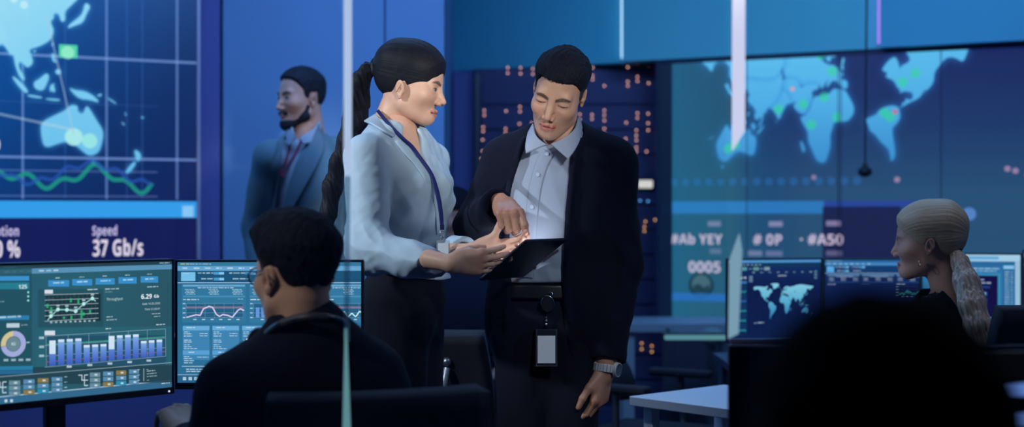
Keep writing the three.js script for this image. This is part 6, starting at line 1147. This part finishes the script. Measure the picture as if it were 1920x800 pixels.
// ================= the dark head close to the lens
{
  const D = 0.95, skin = [0.06, 0.04, 0.035], P = thing('person', 'blurred dark-haired person close to the camera, only the dark head showing', 'person', V(X(1660, D), 0, -D));
  const HM = pose(W(1652, 950, D), 178, 4, 0, 0.99), c = P.position, hip = V(c.x, 0.40, c.z + 0.06), ahead = V(0, 0, -1), legs = seatedLegs(hip, 0.36, V(1, 0, 0), ahead, 0.06);
  const headG = solid(posed(headField({}), HM), ...headBox(HM), 0.005, skinColour(skin));
  const shL = V(c.x - 0.17, 0.88, c.z), shR = V(c.x + 0.17, 0.88, c.z), elL = V(c.x - 0.22, 0.62, c.z - 0.05), elR = V(c.x + 0.22, 0.62, c.z - 0.05), hL = V(c.x - 0.16, 0.55, c.z - 0.28), hR = V(c.x + 0.16, 0.55, c.z - 0.28);
  const hands = [[hL, false], [hR, true]].map(([p, r]) => { const k = handField(p, V(0, -0.1, -1), V(0, -1, 0), r, [[20, 20, 12], [22, 22, 12], [24, 22, 12], [26, 22, 12]]); return solid(k.f, k.lo, k.hi, 0.005, skinColour(skin)); });
  const inner = uni(0.05, [cap(hip, V(c.x, 0.85, c.z), 0.1), cap(V(c.x, 0.85, c.z), V(c.x, 1.0, c.z), 0.05), cap(shL, shR, 0.04), cap(shL, elL, 0.035), cap(elL, hL, 0.03, 0.024), cap(shR, elR, 0.035), cap(elR, hR, 0.03, 0.024), ...legs.flatMap(([a, b, d]) => [cap(a, b, 0.06, 0.045), cap(b, d, 0.045, 0.034)])]);
  partW('body', mergeSkin(bodyGeometry(inner, [V(c.x - 0.3, 0.05, c.z - 0.6), V(c.x + 0.3, 1.02, c.z + 0.2)], 0.04, 0.02, skin), headG, ...hands), skinMat(), P);
  partW('hair', solid(posed(hairField({ thick: (x, y, z) => 0.016 + 0.004 * noise(x * 40, y * 40, z * 40), line: (x, y, z) => (z > 0.05 ? 0.06 : -0.05) }), HM), ...headBox(HM, 1.1), 0.005, hairColour([0.002, 0.002, 0.003], [0.005, 0.004, 0.004], 60, [1, 1, 1])), hairMat(0.85, 0.1), P);
  const dk = cloth([0.003, 0.003, 0.006], 0.95, 0.05), none = () => 0;
  partW('sweater', solid(both(0.005, cut(0.005, uni(0.05, [cap(V(c.x, 0.94, c.z), shL, 0.06, 0.065), cap(V(c.x, 0.94, c.z), shR, 0.06, 0.065), ell(V(c.x, 0.72, c.z), [0.19, 0.24, 0.13]), ell(hip.clone().add(V(0, 0.08, 0)), [0.18, 0.15, 0.14]), sleeve([shL, elL, hL], [0.06, 0.055, 0.04], 0.03, none), sleeve([shR, elR, hR], [0.06, 0.055, 0.04], 0.03, none)]), cap(V(c.x, 0.95, c.z), V(c.x, 1.1, c.z), 0.06, 0.07)), (x, y) => 0.34 - y), V(c.x - 0.32, 0.32, c.z - 0.4), V(c.x + 0.32, 1.02, c.z + 0.25), 0.014), dk, P);
  partW('trousers', solid(uni(0.05, legs.flatMap(([a, b, d]) => [cap(a, b, 0.095, 0.07), cap(b, d, 0.066, 0.055)])), V(c.x - 0.34, 0.04, c.z - 0.6), V(c.x + 0.34, 0.54, c.z + 0.2), 0.014), dk, P);
  legs.forEach(([, , a]) => { const p = V(a.x, 0.002, a.z); partW('shoe', solid(shoe(p, 180), p.clone().add(V(-0.15, -0.01, -0.25)), p.clone().add(V(0.15, 0.16, 0.15)), 0.01), std([0.01, 0.01, 0.01], 0.4), P); });
}
// ================= far person half hidden between the standing pair
{
  const D = 6.2, skin = [0.34, 0.20, 0.16], P = thing('person', 'blurred dark-haired seated person, half hidden between the standing woman and man', 'person', V(X(853, D), 0, -D));
  const HM = pose(W(853, 412, D), 30, 4, 0, 0.98), c = P.position, hip = V(c.x, 0.55, c.z - 0.02), ahead = V(0.4, 0, 0.9), legs = seatedLegs(hip, 0.5, V(0.9, 0, -0.4), ahead, 0.04), inv = HM.clone().invert(), q = V(0, 0, 0), paint = faceColour({ skin, lip: [0.3, 0.1, 0.1], eye: 'open' });
  const headG = solid(posed(headField({}), HM), ...headBox(HM), 0.006, (x, y, z, k) => { q.set(x, y, z).applyMatrix4(inv); paint(q.x, q.y, q.z, k); });
  const shL = V(c.x + 0.15, 1.02, c.z - 0.06), shR = V(c.x - 0.15, 1.02, c.z + 0.06), elL = V(c.x + 0.2, 0.76, c.z), elR = V(c.x - 0.16, 0.76, c.z + 0.12), hL = V(c.x + 0.22, 0.68, c.z + 0.22), hR = V(c.x + 0.02, 0.68, c.z + 0.3);
  const hands = [[hL, false], [hR, true]].map(([p, r]) => { const k = handField(p, V(0.3, -0.2, 0.9), V(0, -1, 0), r, [[20, 20, 12], [22, 22, 12], [24, 22, 12], [26, 22, 12]]); return solid(k.f, k.lo, k.hi, 0.006, skinColour(skin)); });
  const inner = uni(0.05, [cap(hip, V(c.x, 1.0, c.z), 0.1), cap(V(c.x, 1.0, c.z), V(c.x, 1.14, c.z), 0.05), cap(shL, shR, 0.04), cap(shL, elL, 0.035), cap(elL, hL, 0.03, 0.024), cap(shR, elR, 0.035), cap(elR, hR, 0.03, 0.024), ...legs.flatMap(([a, b, d]) => [cap(a, b, 0.06, 0.045), cap(b, d, 0.045, 0.034)])]);
  partW('body', mergeSkin(bodyGeometry(inner, [V(c.x - 0.4, 0.05, c.z - 0.3), V(c.x + 0.5, 1.15, c.z + 0.6)], 0.04, 0.022, skin), headG, ...hands), skinMat(), P);
  partW('hair', solid(posed(hairField({ thick: (x, y, z) => 0.018, line: (x, y, z) => (z > 0.05 ? 0.05 : z > 0.0 ? 0.0 : -0.06) }), HM), ...headBox(HM, 1.1), 0.006, hairColour([0.006, 0.007, 0.014], [0.012, 0.012, 0.02], 60, [1, 1, 1])), hairMat(0.85, 0.1), P);
  const dk = cloth([0.010, 0.012, 0.03], 0.95, 0.05), none = () => 0;
  partW('sweater', solid(both(0.005, cut(0.005, uni(0.05, [cap(V(c.x, 1.08, c.z), shL, 0.06, 0.065), cap(V(c.x, 1.08, c.z), shR, 0.06, 0.065), ell(V(c.x, 0.86, c.z), [0.18, 0.24, 0.14]), ell(hip.clone().add(V(0, 0.08, 0)), [0.17, 0.15, 0.14]), sleeve([shL, elL, hL], [0.06, 0.055, 0.04], 0.03, none), sleeve([shR, elR, hR], [0.06, 0.055, 0.04], 0.03, none)]), cap(V(c.x, 1.08, c.z), V(c.x, 1.24, c.z), 0.06, 0.07)), (x, y) => 0.5 - y), V(c.x - 0.36, 0.48, c.z - 0.3), V(c.x + 0.4, 1.16, c.z + 0.5), 0.016), dk, P);
  partW('trousers', solid(uni(0.05, legs.flatMap(([a, b, d]) => [cap(a, b, 0.095, 0.07), cap(b, d, 0.066, 0.055)])), V(c.x - 0.4, 0.04, c.z - 0.3), V(c.x + 0.55, 0.68, c.z + 0.65), 0.016), dk, P);
  legs.forEach(([, , a]) => { const p = V(a.x, 0.002, a.z); partW('shoe', solid(shoe(p, 24), p.clone().add(V(-0.2, -0.01, -0.2)), p.clone().add(V(0.25, 0.16, 0.25)), 0.012), std([0.01, 0.01, 0.01], 0.4), P); });
}
renderer.render(scene, camera);
